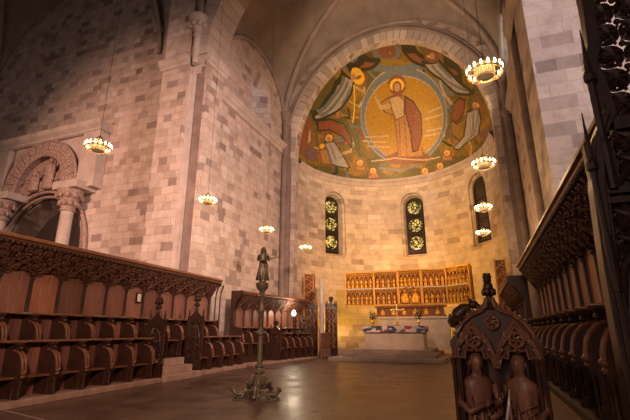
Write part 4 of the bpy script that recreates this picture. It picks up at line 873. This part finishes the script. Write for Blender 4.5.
def statue(parent, name, x, y, z, h, face, mt, arms, hair=1, beard=False, folds=9, seed=0):
    """robed standing figure, one continuous lofted body with a separate hair cap"""
    mb = MB(); n = 28; rr = random.Random(seed)
    prof = [(0,.15,.11,.24),(.02,.16,.12,.24),(.2,.135,.105,.22),(.4,.118,.09,.17),(.5,.106,.082,.13),(.6,.11,.08,.09),(.7,.122,.078,.04),(.765,.122,.07,.02),(.80,.085,.055,0),(.82,.05,.045,0),(.845,.042,.042,0),(.865,.045,.05,0),(.89,.053,.058,0),(.93,.058,.063,0),(.965,.05,.054,0),(.99,.03,.034,0),(1.0,.006,.006,0)]
    ca, sa = Cs(face), S(face); vs = []
    for i, (t, rx, ry, fa) in enumerate(prof):
        for j in range(n):
            g = 2*PI*j/n; k = 1+fa*S(folds*g+seed+2.2*t)+fa*.5*S((folds*2-3)*g+seed*2)
            px, py = rx*h*k*Cs(g), ry*h*k*S(g)-(.02*h if t > .84 else 0)+.015*h*S(t*5)
            if .865 < t < .97:      # face: nose, brow, chin towards -y
                d = (g-1.5*PI); 
                if abs(d) < .16: py -= .028*h*(1-abs(t-.9)/.06 if abs(t-.9) < .06 else 0)
            vs.append((x+px*ca-py*sa, y+px*sa+py*ca, z+t*h))
    fs = [(i*n+j, i*n+(j+1) % n, (i+1)*n+(j+1) % n, (i+1)*n+j) for i in range(len(prof)-1) for j in range(n)]
    mb.add(vs, fs+[tuple(range(n))[::-1]])
    def W(px, py, pz): return (x+(px*ca-py*sa)*h, y+(px*sa+py*ca)*h, z+pz*h)
    for a in arms:
        mb.tube([W(*q) for q in a], [.042*h,.036*h,.028*h,.021*h,.016*h][:len(a)], 9)
        e = Vector(a[-1]); dv = (Vector(a[-1])-Vector(a[-2])).normalized()
        for f in range(4): o_ = (f-1.5)*.011; b = e+dv*.012+Vector((0,0,o_)); mb.tube([W(*b), W(*(b+dv*.022)), W(*(b+dv*.036+Vector((0,-.006,-.006))))], [.0075*h,.007*h,.005*h], 5)
        b = e+Vector((0,-.008,.02)); mb.tube([W(*b), W(*(b+Vector((0,-.012,.016))))], [.008*h,.006*h], 5)
    # mantle folds
    for k in range(4): xx = -.09+.06*k; mb.tube([W(xx*1.0, -.085-.01*S(k), .66-.04*k), W(xx*1.1+.02, -.105, .45), W(xx*1.2, -.12, .2), W(xx*1.3, -.125, .02)], [.009*h,.017*h,.02*h,.014*h], 6)
    for k in range(3): mb.tube([W(-.11, -.06, .62-.07*k), W(-.02, -.105, .55-.075*k), W(.11, -.07, .62-.05*k)], .009*h, 5)
    for s in (-1, 1): mb.ball(W(s*.024, -.082, .915), .008*h, .006*h, .006*h, 6, 5); mb.ball(W(s*.066, -.02, .905), .01*h, .014*h, .02*h, 6, 5)
    mb.tube([W(-.018, -.084, .878), W(0, -.088, .876), W(.018, -.084, .878)], .006*h, 5)
    o = mb.build(name, mt, parent, smooth='all')
    if hair:
        mb = MB(); mb.ball(W(0, .014, .948), .066*h, .068*h, .058*h, 12, 8)
        for k in range(9): g = PI*(-.12+1.24*k/8); mb.tube([W(.05*Cs(g), .0+.05*S(g)-.01, .955), W(.066*Cs(g), .01+.055*S(g)-.01, .90), W(.07*Cs(g), .01+.055*S(g), .84), W(.085*Cs(g), .0+.05*S(g), .78)], [.02*h,.024*h,.02*h,.008*h], 6)
        if beard: mb.ball(W(0, -.078, .852), .035*h, .024*h, .045*h, 8, 6)
        mb.build('hair', 'oak' if mt == 'oak_fig' else mt, o, smooth='all')
    return o
M['oak_fig'] = noisy('browned statue oak', (.10,.046,.027), (.26,.125,.075), 9, .42, (3,3,.7), bmp=.3)
s1 = statue(dk, 'robed_statue', dc-.155, DY+.045, .14, .90, .35, 'oak_fig', [[(-.13,0,.74),(-.17,-.03,.6),(-.12,-.12,.54),(-.02,-.16,.60)], [(.13,0,.74),(.17,-.02,.6),(.12,-.12,.52),(.02,-.16,.5)]], 1, False, 9, 1)
s2 = statue(dk, 'robed_statue', dc+.16, DY+.045, .14, .89, -.4, 'oak_fig', [[(-.13,0,.74),(-.19,-.03,.62),(-.17,-.13,.6),(-.12,-.17,.66)], [(.13,0,.74),(.18,-.02,.58),(.12,-.12,.47),(.0,-.16,.44)]], 1, False, 8, 2.5)
mb = MB(); mb.tube([(dc+.06, DY-.15, .80), (dc+.045, DY-.16, .70), (dc+.02, DY-.16, .60), (dc-.01, DY-.15, .50), (dc-.03, DY-.14, .42)], [.005,.013,.012,.006,.004], 6)
mb.build('curved_blade', 'blade_glint', s2, smooth='all')
# the desks themselves behind the end
mb = MB(lambda x, y, z: (-x, y, z)); 
slab(dk, 'desk_front', 'panel', 1, DX0+.06, DX0+.12, DY+.17, 11.8, .12, 1.0); slab(dk, 'desk_top', 'oak_mid', 1, DX0+.02, DX1-.1, DY+.17, 11.8, 1.0, 1.05, .01); slab(dk, 'plinth', 'oak', 1, DX0, DX1-.1, DY+.17, 11.8, 0, .12)
mb = MB()
for i in range(11):
    y = DY+.5+.75*i; mb.box(DX0+.01, y-.03, .12, DX0+.07, y+.03, 1.0); mb.lathe([(.03,.12),(.02,.2),(.02,.85),(.035,.95)], (DX0+.0, y, 0), 7)
mb.build('desk_pilaster', 'oak', dk)
# ================================================================== bronze standing pillar
cx, cy = -4.02, 7.42
cd = root('bronze_pillar', 'tall slender bronze pillar with a statue on top, standing on the open floor', 'pillar candlestick', (cx, cy, 0))
mb = MB(); mb.lathe([(.06,.42),(.10,.44),(.10,.47),(.06,.50),(.055,.53),(.085,.55),(.085,.58),(.052,.61),(.05,.92),(.05,1.12),(.085,1.14),(.085,1.18),(.05,1.20),(.048,1.55),(.06,1.57),(.06,1.60),(.046,1.62),(.046,1.80),(.075,1.84),(.08,1.87),(.048,1.90),(.055,1.96),(.11,2.02),(.125,2.08),(.13,2.12),(.09,2.13),(.075,2.15),(.075,2.19)], (0,0,0), 16)
mb.build('shaft', 'bronze', cd, smooth=True)
statue(cd, 'statue', 0, 0, 2.18, .68, .75, 'bronze', [[(-.13,0,.74),(-.17,-.03,.6),(-.12,-.14,.56),(-.06,-.22,.56)], [(.13,0,.74),(.17,-.05,.62),(.13,-.18,.57),(.08,-.30,.58)]], 1, False, 9, 1)
mb = MB(); mb.tube([(.10, -.20, 2.56), (.24, -.16, 2.58), (.44, -.06, 2.63)], [.010,.009,.006], 6); mb.build('rod', 'bronze', cd)
mb = MB(); mb.lathe([(.17,.17),(.195,.2),(.17,.23),(.15,.28),(.12,.34),(.09,.40),(.07,.43)], (0,0,0), 14)
for k in range(12):
    a = 2*PI*k/12; mb.tube([(.19*Cs(a), .19*S(a), .2), (.165*Cs(a+.15), .165*S(a+.15), .30), (.11*Cs(a), .11*S(a), .40)], .018, 5); mb.ball((.215*Cs(a+.2), .215*S(a+.2), .26), .035, .035, .035, 6, 5)
mb.build('base_dome', 'bronze', cd)
for k in range(3):
    a = math.radians(-78+120*k); ca, sa = Cs(a), S(a)
    mb = MB(lambda r_, t, z, ca=ca, sa=sa: (r_*ca-t*sa, r_*sa+t*ca, z))
    mb.tube([(.10, 0, .24), (.19, 0, .25), (.23, 0, .16), (.23, 0, .06), (.27, 0, .03)], [.04,.045,.04,.04,.045], 8); mb.ball((.28, 0, .045), .055, .05, .045, 8, 6)
    for s in (-1, 1): mb.tube([(.20, .03*s, .22), (.26, .09*s, .15), (.22, .12*s, .07), (.28, .08*s, .03)], [.02,.025,.022,.02], 6)
    mb.build('foot', 'bronze', cd)
for k, (bx, by, rz) in enumerate(((-.34, -.36, .3), (.47, -.18, .45))):
    # bronze beasts that carry the base
    ca, sa = Cs(rz), S(rz); mb = MB(lambda x, y, z, bx=bx, by=by, ca=ca, sa=sa: (bx+x*ca-y*sa, by+x*sa+y*ca, z)); s = -1 if k == 0 else 1
    mb.tube([(-.15, 0, .10), (-.08, 0, .13), (.03, 0, .13), (.12, 0, .12)], [.05,.068,.066,.05], 10)
    mb.tube([(s*.10, 0, .13), (s*.15, 0, .19), (s*.17, 0, .22)], [.055,.055,.05], 9); mb.ball((s*.18, 0, .235), .06, .055, .055, 9, 7); mb.tube([(s*.20, 0, .225), (s*.25, 0, .205)], [.04,.028], 8)
    for q in (-1, 1):
        mb.ball((s*.165, q*.04, .29), .016, .014, .024, 6, 5)
        mb.tube([(s*.10, q*.06, .11), (s*.13, q*.075, .05), (s*.20, q*.07, .022)], [.036,.03,.026], 7); mb.tube([(-s*.10, q*.06, .11), (-s*.06, q*.085, .06), (-s*.0, q*.08, .022)], [.045,.034,.026], 7)
    mb.tube([(-s*.15, 0, .1), (-s*.22, .02, .12), (-s*.20, .04, .2)], [.02,.016,.018], 6)
    mb.box(-.22, -.10, 0, .24, .10, .022)
    bf = mb.build('beast_foot', 'bronze', cd, smooth=True); bf.scale = (.72, .72, .72)

# ================================================================== altar group
AXc = -3.47
mb = MB()
ss = struct(MB().box(AXc-2.65, 17.25, 0, AXc+2.02, 22.6, .15).build('floor_altar_step', 'step', bevel=.015))
struct(MB().box(AXc-2.12, 17.55, .15, AXc+1.68, 22.0, .30).build('floor_altar_step', 'step', bevel=.015))
struct(MB().box(AXc-1.7, 17.8, .30, AXc+1.44, 21.6, .45).build('floor_altar_step', 'step', bevel=.015))
al = root('altar', 'pale stone block altar with a patterned cloth on top of the steps', 'altar', (AXc, 18.55, .45))
mb = MB(); mb.box(-1.26, -.5, 0, 1.22, .5, .82); mb.build('block', 'altar', al, bevel=.015)
mb = MB(); mb.box(-1.36, -.57, .82, 1.34, .57, .93); mb.build('slab', 'altar', al, bevel=.02)
fr = tag(MB().box(-1.30, -.600, .70, 1.30, .55, .955).build('altar_cloth', 'frontal', loc=(AXc, 18.55, .45)), 'blue, white and red patterned cloth hanging over the altar front', 'altar cloth')
me = fr.data; # open the underside so that it is a cloth over the slab, not a box
import bmesh as _bm
b_ = _bm.new(); b_.from_mesh(me); b_.faces.ensure_lookup_table()
_bm.ops.delete(b_, geom=[f for f in b_.faces if f.normal.z < -.5], context='FACES'); _bm.ops.subdivide_edges(b_, edges=b_.edges[:], cuts=10, use_grid_fill=True)
for v in b_.verts:
    if v.co.z < .90: v.co.y += .012*S(v.co.x*9) * (1 if abs(v.co.y) > .5 else 0); v.co.z += .012*S(v.co.x*14+1)
b_.to_mesh(me); b_.free()
cr = root('altar_cross', 'gold cross standing on the altar', 'cross', (AXc+.07, 18.65, 1.405))
mb = MB(); mb.lathe([(.13,0),(.14,.03),(.08,.06),(.05,.12),(.07,.15),(.03,.19),(.025,.25)], (0,0,0), 12); mb.build('foot', 'gold', cr, smooth=True)
mb = MB(); mb.box(-.028,-.016,.24,.028,.016,.86); mb.box(-.25,-.016,.66,.25,.016,.72)
for x, z in ((0,.88), (-.26,.69), (.26,.69)): mb.ball((x,0,z), .045, .025, .045, 8, 6)
mb.ball((0,0,.69), .06, .03, .06, 10, 6); mb.build('crosspiece', 'gold', cr)
for i, x in enumerate((-1.02, 1.0)):
    v = root('flower_vase', ['dark bouquet in a gold vase at the left end of the altar', 'dark bouquet in a gold vase at the right end of the altar'][i], 'vase of flowers', (AXc+x, 18.62, 1.405), 0, 'altar flowers')
    mb = MB(); mb.lathe([(.055,0),(.06,.015),(.025,.05),(.03,.09),(.06,.14),(.065,.2),(.045,.25),(.06,.28),(.05,.28)], (0,0,0), 12); mb.build('vase', 'gold', v, smooth=True)
    mb = MB(); m2 = MB(); rq = random.Random(i+3)
    for k in range(46):
        a, e = rq.random()*2*PI, rq.random()**.6; r_ = .05+.11*e*rq.random()**.3; z = .30+.30*rq.random()
        q = (r_*Cs(a), r_*S(a), z); mb.ball(q, .035*(.6+rq.random()), .03, .018, 5, 4)
        if k % 5 == 0: mb.tube([(0,0,.22), (q[0]*.5, q[1]*.5, z-.1), q], .006, 4)
        if k % 6 == 0: m2.ball((q[0]*1.15, q[1]*1.15, z+.02), .028, .028, .024, 6, 5)
    mb.build('foliage', 'leafg', v); m2.build('blossom', 'petal', v)
# stone reredos base behind the altar, predella and folding retable
MBX = MB(); MBX.box(-1.55, -.25, 0, 1.62, .9, 1.30); MBX.box(-1.62, -.3, 1.30, 1.68, .9, 1.40)
rb = tag(MBX.build('stone_plinth', 'altar', bevel=.01, loc=(-2.95, 20.35, .45)), 'plain pale stone base behind the altar under the altarpiece', 'plinth')
RX, RY, RZ = -3.07, 20.75, 1.85
rt = root('altarpiece', 'wide gilded winged altarpiece filled with rows of small carved figures, behind the altar', 'altarpiece', (RX, RY, RZ))
mb = MB(); mb.box(-1.72, -.30, 0, 1.60, .25, .08); mb.box(-1.62, -.22, .08, 1.50, .2, .44); mb.box(-1.72, -.30, .44, 1.62, .25, .52)
for k in range(7): x = -1.62+3.12*k/6; mb.box(x-.03, -.26, .08, x+.03, -.2, .44)
mb.build('predella', 'gilt_dark', rt)
for k in range(6): mb = MB(); x = -1.36+.52*k; mb.lathe([(.11,0),(.12,.06),(.07,.18),(.10,.2),(.04,.24)], (x,-.22,.10), 10, 1, .5); mb.ball((x,-.24,.38), .045, .04, .05); mb.build('predella_bust', 'gilt', rt, smooth=True)
figm = None
def fig_mesh(h):
    mb = MB(); prof = [(.30,0),(.26,.1),(.2,.4),(.24,.6),(.26,.7),(.18,.77),(.07,.79)]; mb.lathe([(r_*h*.62, z*h) for r_, z in prof], (0,0,0), 9, 1, .6)
    mb.ball((0,-.01*h,.88*h), .085*h, .085*h, .10*h, 8, 6); mb.tube([(-.13*h,-.03*h,.66*h), (-.17*h,-.12*h,.5*h), (0,-.16*h,.5*h)], .04*h, 5); mb.tube([(.13*h,-.03*h,.66*h), (.18*h,-.1*h,.5*h), (.1*h,-.16*h,.6*h)], .04*h, 5)
    o = mb.build('carved_figure', 'gilt', smooth='all'); COL.objects.unlink(o); return o
FG = fig_mesh(.5); 
def wing(nm, xa, xb, ang, hinge, z0, z1, cols):
    """one leaf of the altarpiece; local panel x runs from 0 to w, hinge at `hinge` (x,y)"""
    w = xb-xa; ca, sa = Cs(ang), S(ang)
    e = bpy.data.objects.new(nm, None); COL.objects.link(e); e.parent = rt; e.location = (hinge[0], hinge[1], 0); e.rotation_euler = (0,0,ang)
    x0 = 0 if xa >= hinge[0]-1e-6 else -w
    hgt = z1-z0; zm = z0+hgt*.5
    MB().box(x0, 0, z0, x0+w, .10, z1).build('back_board', 'gilt_dark', e)
    mb = MB()
    for x in (x0+.025, x0+w-.025): mb.box(x-.03, -.14, z0-.01, x+.03, .02, z1+.02)
    mb.box(x0, -.14, z1-.02, x0+w, .02, z1+.05); mb.box(x0, -.14, z0-.04, x0+w, .02, z0+.03); mb.build('leaf_frame', 'gilt', e)
    mb = MB(); mb.box(x0+.05, -.13, zm-.025, x0+w-.05, 0, zm+.02); mb.build('middle_rail', 'silver', e)
    can = MB(); sp = MB()
    for zb in (z0+.03, zm+.02):
        hh = hgt/2-.05
        for k in range(cols):
            x = x0+.06+(w-.12)*(k+.5)/cols; pw = (w-.12)/cols
            f = FG.copy(); COL.objects.link(f); f.parent = e; f.location = (x, -.06, zb+.01); f.scale = (hh*.62/.5*min(1, pw/.2+.1),)*2+(hh*.62/.5,)
            z = zb+hh*.68; can.tube([(x-pw*.46, -.10, z-.02), (x-pw*.3, -.11, z+.05), (x, -.12, z+.11), (x+pw*.3, -.11, z+.05), (x+pw*.46, -.10, z-.02)], .014, 5)
            for g in range(3): xx = x+pw*(g-1)*.3; can.box(xx-.011, -.09, z+.09, xx+.011, -.05, zb+hh*.97)
            can.box(x-pw*.48, -.07, zb+hh*.94, x+pw*.48, -.0, zb+hh*.99)
            sp.lathe([(.014,0),(.012,hh*.66),(.02,hh*.7),(.012,hh*.75),(.004,hh*.95)], (x-pw*.5, -.09, zb), 6)
    can.build('canopy', 'gilt', e); sp.build('shaft_row', 'gilt', e)
    return e
Z0, Z1 = .58, 2.20
wing('centre_leaf', -.56, .56, 0, (-.56, 0), Z0, Z1+.02, 5)
wing('inner_wing', -1.78, -.57, 0.02, (-.57, 0), Z0, Z1, 4); wing('inner_wing', .57, 1.76, -.05, (.57, 0), Z0, Z1, 4)
wing('outer_wing', -3.25, -1.79, .16, (-1.79, 0), Z0, Z1, 6); wing('outer_wing', 1.77, 3.12, -.62, (1.77, -.06), Z0, Z1+.02, 6)
# larger seated pair in the lower middle
for x in (-.24, .24):
    mb = MB(); mb.lathe([(.2,0),(.21,.1),(.17,.25),(.12,.3),(.14,.44),(.06,.5)], (x,-.12,Z0+.06), 10, 1, .7); mb.ball((x,-.14,Z0+.64), .065, .06, .075); mb.build('seated_figure', 'gilt', rt, smooth=True)
mb = MB(); mb.tube([(-.5,-.13,Z0+.52), (-.3,-.15,Z0+.76), (0,-.16,Z0+.9), (.3,-.15,Z0+.76), (.5,-.13,Z0+.52)], .02, 6); mb.build('centre_arch', 'gilt', rt)

# ================================================================== things at the left side of the apse
t = root('carved_pier_panel', 'orange carved relief slab standing at the left of the apse', 'relief panel', (-8.02, 19.75, 0))
mb = MB(); mb.box(-.22, -.08, 0, .30, .12, 4.0); mb.build('slab', 'gilt_dark', t)
mb = MB()
for k in range(9):
    z = .5+.4*k; mb.tube([(-.15, -.09, z), (.0, -.12, z+.18), (.2, -.1, z+.1), (.1, -.1, z-.05), (-.02, -.11, z+.05)], [.03,.04,.035,.03,.02], 6); mb.ball((.15, -.1, z+.26), .06, .04, .06, 7, 5)
for x in (-.2, .28): mb.box(x-.03, -.12, 0, x+.03, 0, 4.05)
mb.build('relief', 'orange', t)
t = root('carved_pier_panel', 'orange carved relief slab standing at the right of the apse', 'relief panel', (1.02, 19.8, 0))
mb = MB(); mb.box(-.22, -.08, 0, .24, .12, 4.2); mb.build('slab', 'gilt_dark', t)
mb = MB()
for k in range(9):
    z = .6+.4*k; mb.tube([(-.15, -.09, z), (.0, -.12, z+.18), (.17, -.1, z+.1), (.1, -.1, z-.05), (-.02, -.11, z+.05)], [.03,.04,.035,.03,.02], 6); mb.ball((.12, -.1, z+.26), .06, .04, .06, 7, 5)
for x in (-.2, .22): mb.box(x-.03, -.12, 0, x+.03, 0, 4.25)
mb.build('relief', 'orange', t)
t = root('carved_end_panel', 'tall carved oak panel with pinnacles against the yellow lit apse wall', 'carved panel', (-6.83, 19.75, 0))
bench_end(t, 1, -.30, .30, 0, .0, 2.35, 2.85)
for k in range(3): mb = MB(); x = -.2+.2*k; mb.lathe([(.035,2.35),(.05,2.42),(.03,2.5),(.005,2.72)], (x,0,0), 7); mb.build('pinnacle', 'oak', t)
MB().box(-.27, .045, .42, .27, .07, 2.3).build('backing', 'orange', t)
t = root('carved_bench_end', 'reddish carved bench end with a pointed top at the end of the left stalls', 'bench end', (-7.6, 19.3, 0))
bench_end(t, 1, -.30, .22, 0, 0, 2.35, 3.1); MB().box(-.27, .045, .42, .19, .07, 2.3).build('backing', 'orange', t)
t = tag(MB().lathe([(.16,0),(.16,.2),(.12,.26),(.10,3.6),(.13,3.66),(.13,3.74),(.05,3.78)], (0,0,0), 14).build('stone_shaft', 'grey_pillar', smooth=True, loc=(-7.42, 20.0, 0)), 'pale slender shaft standing beside the orange relief slab', 'shaft')
t = root('low_railing', 'low wooden railing running on from the left stalls to the apse', 'railing', (-6.95, 18.6, 0), -.12)
mb = MB(); mb.box(-.03, 0, 1.05, .04, 1.0, 1.12); mb.box(-.03, 0, .45, .04, 1.0, .50); mb.box(-.04, 0, 0, .05, 1.0, .08); mb.build('rail', 'oak_mid', t)
for k in range(7):
    mb = MB(); mb.lathe([(.05,0),(.05,.08),(.03,.12),(.028,.9),(.045,1.0),(.05,1.06)], (0,.04+.15*k,0), 8); mb.build('baluster', 'oak_mid', t, smooth=True)
MB().box(-.02, 0, .08, .0, 1.0, 1.05).build('boarding', 'panel', t)
# reading lamp on the second left run
lp = root('reading_lamp', 'bright white reading lamp burning at the end of the shorter left stalls', 'lamp', (-7.76, 17.35, .08))
mb = MB(); mb.lathe([(.09,1.05),(.1,1.08),(.03,1.11),(.018,1.16),(.018,1.72),(.04,1.76),(.05,1.78)], (0,0,0), 10); mb.build('stem', 'iron', lp)
mb = MB(); mb.lathe([(.04,1.77),(.06,1.79),(.08,1.86),(.075,1.93),(.05,1.99),(.03,2.01)], (0,0,0), 14); mb.build('lamp_glass', 'lamp_white', lp, smooth=True)
# dark candlesticks on the stall front near the lamp
for i, (x, y) in enumerate(((-7.57, 17.12), (-7.57, 17.65), (-7.55, 18.0))):
    c = root('candlestick', ['first dark candlestick in front of the bright reading lamp', 'dark candlestick between two others near the bright reading lamp', 'last dark candlestick beside the bright reading lamp, nearest the apse'][i], 'candlestick', (x, y, 1.126), 0, 'dark candlesticks')
    h = (.62, .5, .7)[i]
    mb = MB(); mb.lathe([(.09,0),(.09,.03),(.04,.07),(.03,h*.4),(.06,h*.45),(.03,h*.55),(.03,h*.7),(.09,h*.78),(.09,h*.82),(.03,h*.83)], (0,0,0), 10); mb.build('stem', 'iron', c, smooth=True)
    mb = MB(); mb.lathe([(.028,h*.82),(.028,h*1.05),(.004,h*1.08)], (0,0,0), 8); mb.build('candle', 'iron', c)

# ================================================================== chandeliers
def chandelier(lab, x, y, z, top):
    r = root('chandelier', lab, 'chandelier', (x, y, z), 0, 'ring chandeliers'); r.scale = (.86, .86, .86)
    if not hasattr(chandelier, 'parts'):
        K = {}
        mb = MB(); R_ = .285
        mb.tube([(R_*Cs(2*PI*t/36), R_*S(2*PI*t/36), 0) for t in range(36)], .013, 6, True); mb.tube([(R_*Cs(2*PI*t/36), R_*S(2*PI*t/36), .035) for t in range(36)], .009, 6, True)
        for k in range(8): a = 2*PI*k/8; mb.tube([(.16*Cs(a), .16*S(a), .02), (R_*Cs(a), R_*S(a), .015)], .008, 5)
        for k in range(16): a = 2*PI*k/16; mb.lathe([(.016,-.02),(.02,.03),(.012,.05)], (R_*Cs(a), R_*S(a), 0), 6)
        K['ring'] = mb.build('ring', 'brass')
        mb = MB()
        mb.tube([(.155*Cs(2*PI*t/24), .155*S(2*PI*t/24), -.06) for t in range(24)], .012, 5, True); mb.tube([(.165*Cs(2*PI*t/24), .165*S(2*PI*t/24), .13) for t in range(24)], .012, 5, True)
        for k in range(24):
            a = 2*PI*k/24; mb.tube([(.155*Cs(a), .155*S(a), -.06), (.165*Cs(a+.26), .165*S(a+.26), .13)], .007, 4); mb.tube([(.155*Cs(a), .155*S(a), -.06), (.165*Cs(a-.26), .165*S(a-.26), .13)], .007, 4)
        K['lattice_drum'] = mb.build('lattice_drum', 'brass')
        mb = MB(); mb.lathe([(.125,-.06),(.135,-.05)], (0,0,0), 24); mb.cur = 1; mb.lathe([(.13,-.05),(.14,.10)], (0,0,0), 24); mb.cur = 0; mb.lathe([(.14,.10),(.12,.125)], (0,0,0), 24); K['lit_shade'] = mb.build('lit_shade', ['iron', 'drum'], smooth=True)  # dark end disc stands in for the drum's shaded open bottom
        mb = MB(); mb.lathe([(.015,.34),(.03,.32),(.07,.28),(.10,.235),(.10,.22),(.02,.225)], (0,0,0), 16)
        for k in range(4): a = 2*PI*k/4; mb.tube([(.09*Cs(a), .09*S(a), .23), (.16*Cs(a), .16*S(a), .12)], .006, 4)
        K['crown'] = mb.build('crown', 'brass')
        K['bulb'] = MB().lathe([(.010,.0),(.017,.02),(.020,.045),(.014,.075),(.004,.095)], (0,0,0), 8).build('bulb', 'bulb', smooth=True)
        for o in K.values(): COL.objects.unlink(o)
        chandelier.parts = K
    K = chandelier.parts
    for nm in ('ring', 'lattice_drum', 'lit_shade', 'crown'): o = K[nm].copy(); COL.objects.link(o); o.parent = r
    for k in range(16):
        a = 2*PI*(k+.5)/16; o = K['bulb'].copy(); COL.objects.link(o); o.parent = r; o.location = (.285*Cs(a), .285*S(a), .03)
    MB().tube([(0,0,.33), (0,0,(top-z)/.86)], .005, 5).build('cable', 'iron', r)
    d = bpy.data.lights.new('chandelier_light', 'POINT'); d.energy = CH_W; d.color = (1, .62, .30); d.shadow_soft_size = .28
    l = bpy.data.objects.new('chandelier_light', d); COL.objects.link(l); l.location = (x, y, z-.5)
CH_W = 55
ys = (5.65, 9.45, 13.1, 16.85)
for i, lab in enumerate(('large ring chandelier hanging in front of the carved stone portal', 'ring chandelier hanging in front of the left crossing pier', 'ring chandelier hanging above the statue on the bronze pillar', 'smallest of the left ring chandeliers, hanging near the apse mouth')):
    chandelier(lab, -7.0, ys[i], (4.81, 4.77, 4.72, 4.74)[i], (19, 19, 17.4, 17.0)[i])
for i, lab in enumerate(('largest and highest ring chandelier on the right, in front of the vault ribs', 'second ring chandelier from the top on the right, at the edge of the mosaic', 'third ring chandelier from the top on the right, in front of the right apse window', 'lowest ring chandelier on the right, at the foot of the right apse window')):
    chandelier(lab, .43, (5.85, 9.65, 13.45, 17.1)[i], 4.86, (19, 19, 17.4, 16.6)[i])

# ================================================================== light
def spot(name, loc, tgt, w, col, size=60, blend=.6, soft=.3):
    d = bpy.data.lights.new(name, 'SPOT'); d.energy = w; d.color = col; d.spot_size = math.radians(size); d.spot_blend = blend; d.shadow_soft_size = soft
    o = bpy.data.objects.new(name, d); COL.objects.link(o); o.location = loc; o.rotation_euler = (Vector(tgt)-Vector(loc)).to_track_quat('-Z', 'Y').to_euler(); return o
def area(name, loc, tgt, w, col, sx, sy):
    d = bpy.data.lights.new(name, 'AREA'); d.shape = 'RECTANGLE'; d.size = sx; d.size_y = sy; d.energy = w; d.color = col
    o = bpy.data.objects.new(name, d); COL.objects.link(o); o.location = loc; o.rotation_euler = (Vector(tgt)-Vector(loc)).to_track_quat('-Z', 'Y').to_euler(); return o
def point(name, loc, w, col, soft=.1):
    d = bpy.data.lights.new(name, 'POINT'); d.energy = w; d.color = col; d.shadow_soft_size = soft
    o = bpy.data.objects.new(name, d); COL.objects.link(o); o.location = loc; return o
WARM = (1, .54, .13); PINK = (1, .70, .62); ROSE = (1, .58, .44)
# floor floodlights washing the apse, then unseen fill spots added to brighten other parts
spot('apse_flood', (-7.3, 20.9, .5), (-5.6, 24, 4.4), 380, (1, .5, .06), 130, .8)
spot('apse_flood', (.3, 20.9, .5), (-1.6, 24, 4.6), 380, (1, .5, .06), 130, .8)
spot('altar_fill', (-8.4, 17.5, 6.4), (-2.2, 22.5, 4.0), 1900, (1, .46, .07), 62, .8)
spot('altar_fill', (1.4, 17.5, 6.4), (-5.0, 22.5, 4.0), 1900, (1, .46, .07), 62, .8)
spot('altar_fill', (-3.4, 8.0, 7.5), (-3.5, 18.4, 1.6), 2100, (1, .54, .32), 18, .8)  # added fill for the altar front, no fitting there
spot('arch_fill', (-3.5, 12.9, 13.5), (-3.5, 19, 14.6), 900, (1, .64, .40), 110, .6)  # unseen fill added to brighten the arch ring
spot('desk_fill', (-1.8, -1.5, 2.6), (.1, 3.6, .9), 260, (1, .58, .40), 20, .8)  # added fill on the desk end; no lamp stands here
spot('dome_fill', (-8.7, 17.6, 10.9), (-2.4, 21.5, 13.0), 1150, (1, .66, .33), 85, .9)
spot('dome_fill', (1.7, 17.6, 10.9), (-4.6, 21.5, 12.8), 1000, (1, .66, .33), 85, .9)
spot('apse_wall_fill', (-3.5, 12.8, 15.5), (-3.5, 24, 7.6), 3700, (1, .49, .155), 52, .8)
spot('right_pier_fill', (-8.0, 16.5, 3.4), (2.1, 13.5, 6), 800, (1, .46, .14), 60, .8)
# added unseen fill spots for walls, stalls, pier; the area light is nave daylight
spot('nave_fill', (2.0, 6.0, 8.5), (-9.5, 14.5, 6.2), 8200, (1, .66, .58), 76, 1.0, .6)  # added fill for the left choir wall and pier
spot('transept_fill', (-14.0, -9.0, 7.0), (-13.6, 12.4, 6.0), 16500, (1, .54, .38), 50, 1.0, .6)  # added warm fill on the portal wall, unseen source
spot('nave_fill', (1.5, -3.0, 5.2), (-8.6, 9.4, 2.0), 3800, ROSE, 46, .9, .4)  # added low fill for the left stalls
spot('nave_fill', (6.5, -5.0, 11.0), (4.2, 11, 9.5), 9000, (1, .74, .70), 46, .9, .6)  # added fill for the front of the right pier
area('nave_light', (-2, -13, 8), (-6, 10, 4), 500, PINK, 9, 8)
point('lamp_light', (-7.76, 17.35, 2.22), 60, (1, .8, .55), .08)
w = bpy.data.worlds.new('world'); SC.world = w; w.use_nodes = True
bg = w.node_tree.nodes['Background']; bg.inputs[0].default_value = (1, .74, .66, 1); bg.inputs[1].default_value = .03

# ================================================================== camera
cam = bpy.data.cameras.new('camera'); cam.sensor_width = 36; cam.lens = 412/630*36; cam.clip_start = .05
co = bpy.data.objects.new('camera', cam); COL.objects.link(co)
R3 = Matrix(((0.9319967373069558, 0.10213877522988127, 0.347778309047199), (0.36246666281078765, -0.26262554610841504, -0.8942291322038595), (0.0, 0.9594766766971444, -0.28178805310765653)))
co.matrix_world = Matrix.Translation((0, 0, 1.2)) @ R3.to_4x4()
SC.camera = co
SC.view_settings.view_transform = 'Standard'; SC.view_settings.look = 'None'; SC.view_settings.gamma = 1; SC.view_settings.exposure = 0
SC.view_settings.use_curve_mapping = False

_n = 0
for o in list(SC.objects):
    if o.name.startswith('trim_'):
        _n += 1; o.name = 'trim_%d' % _n
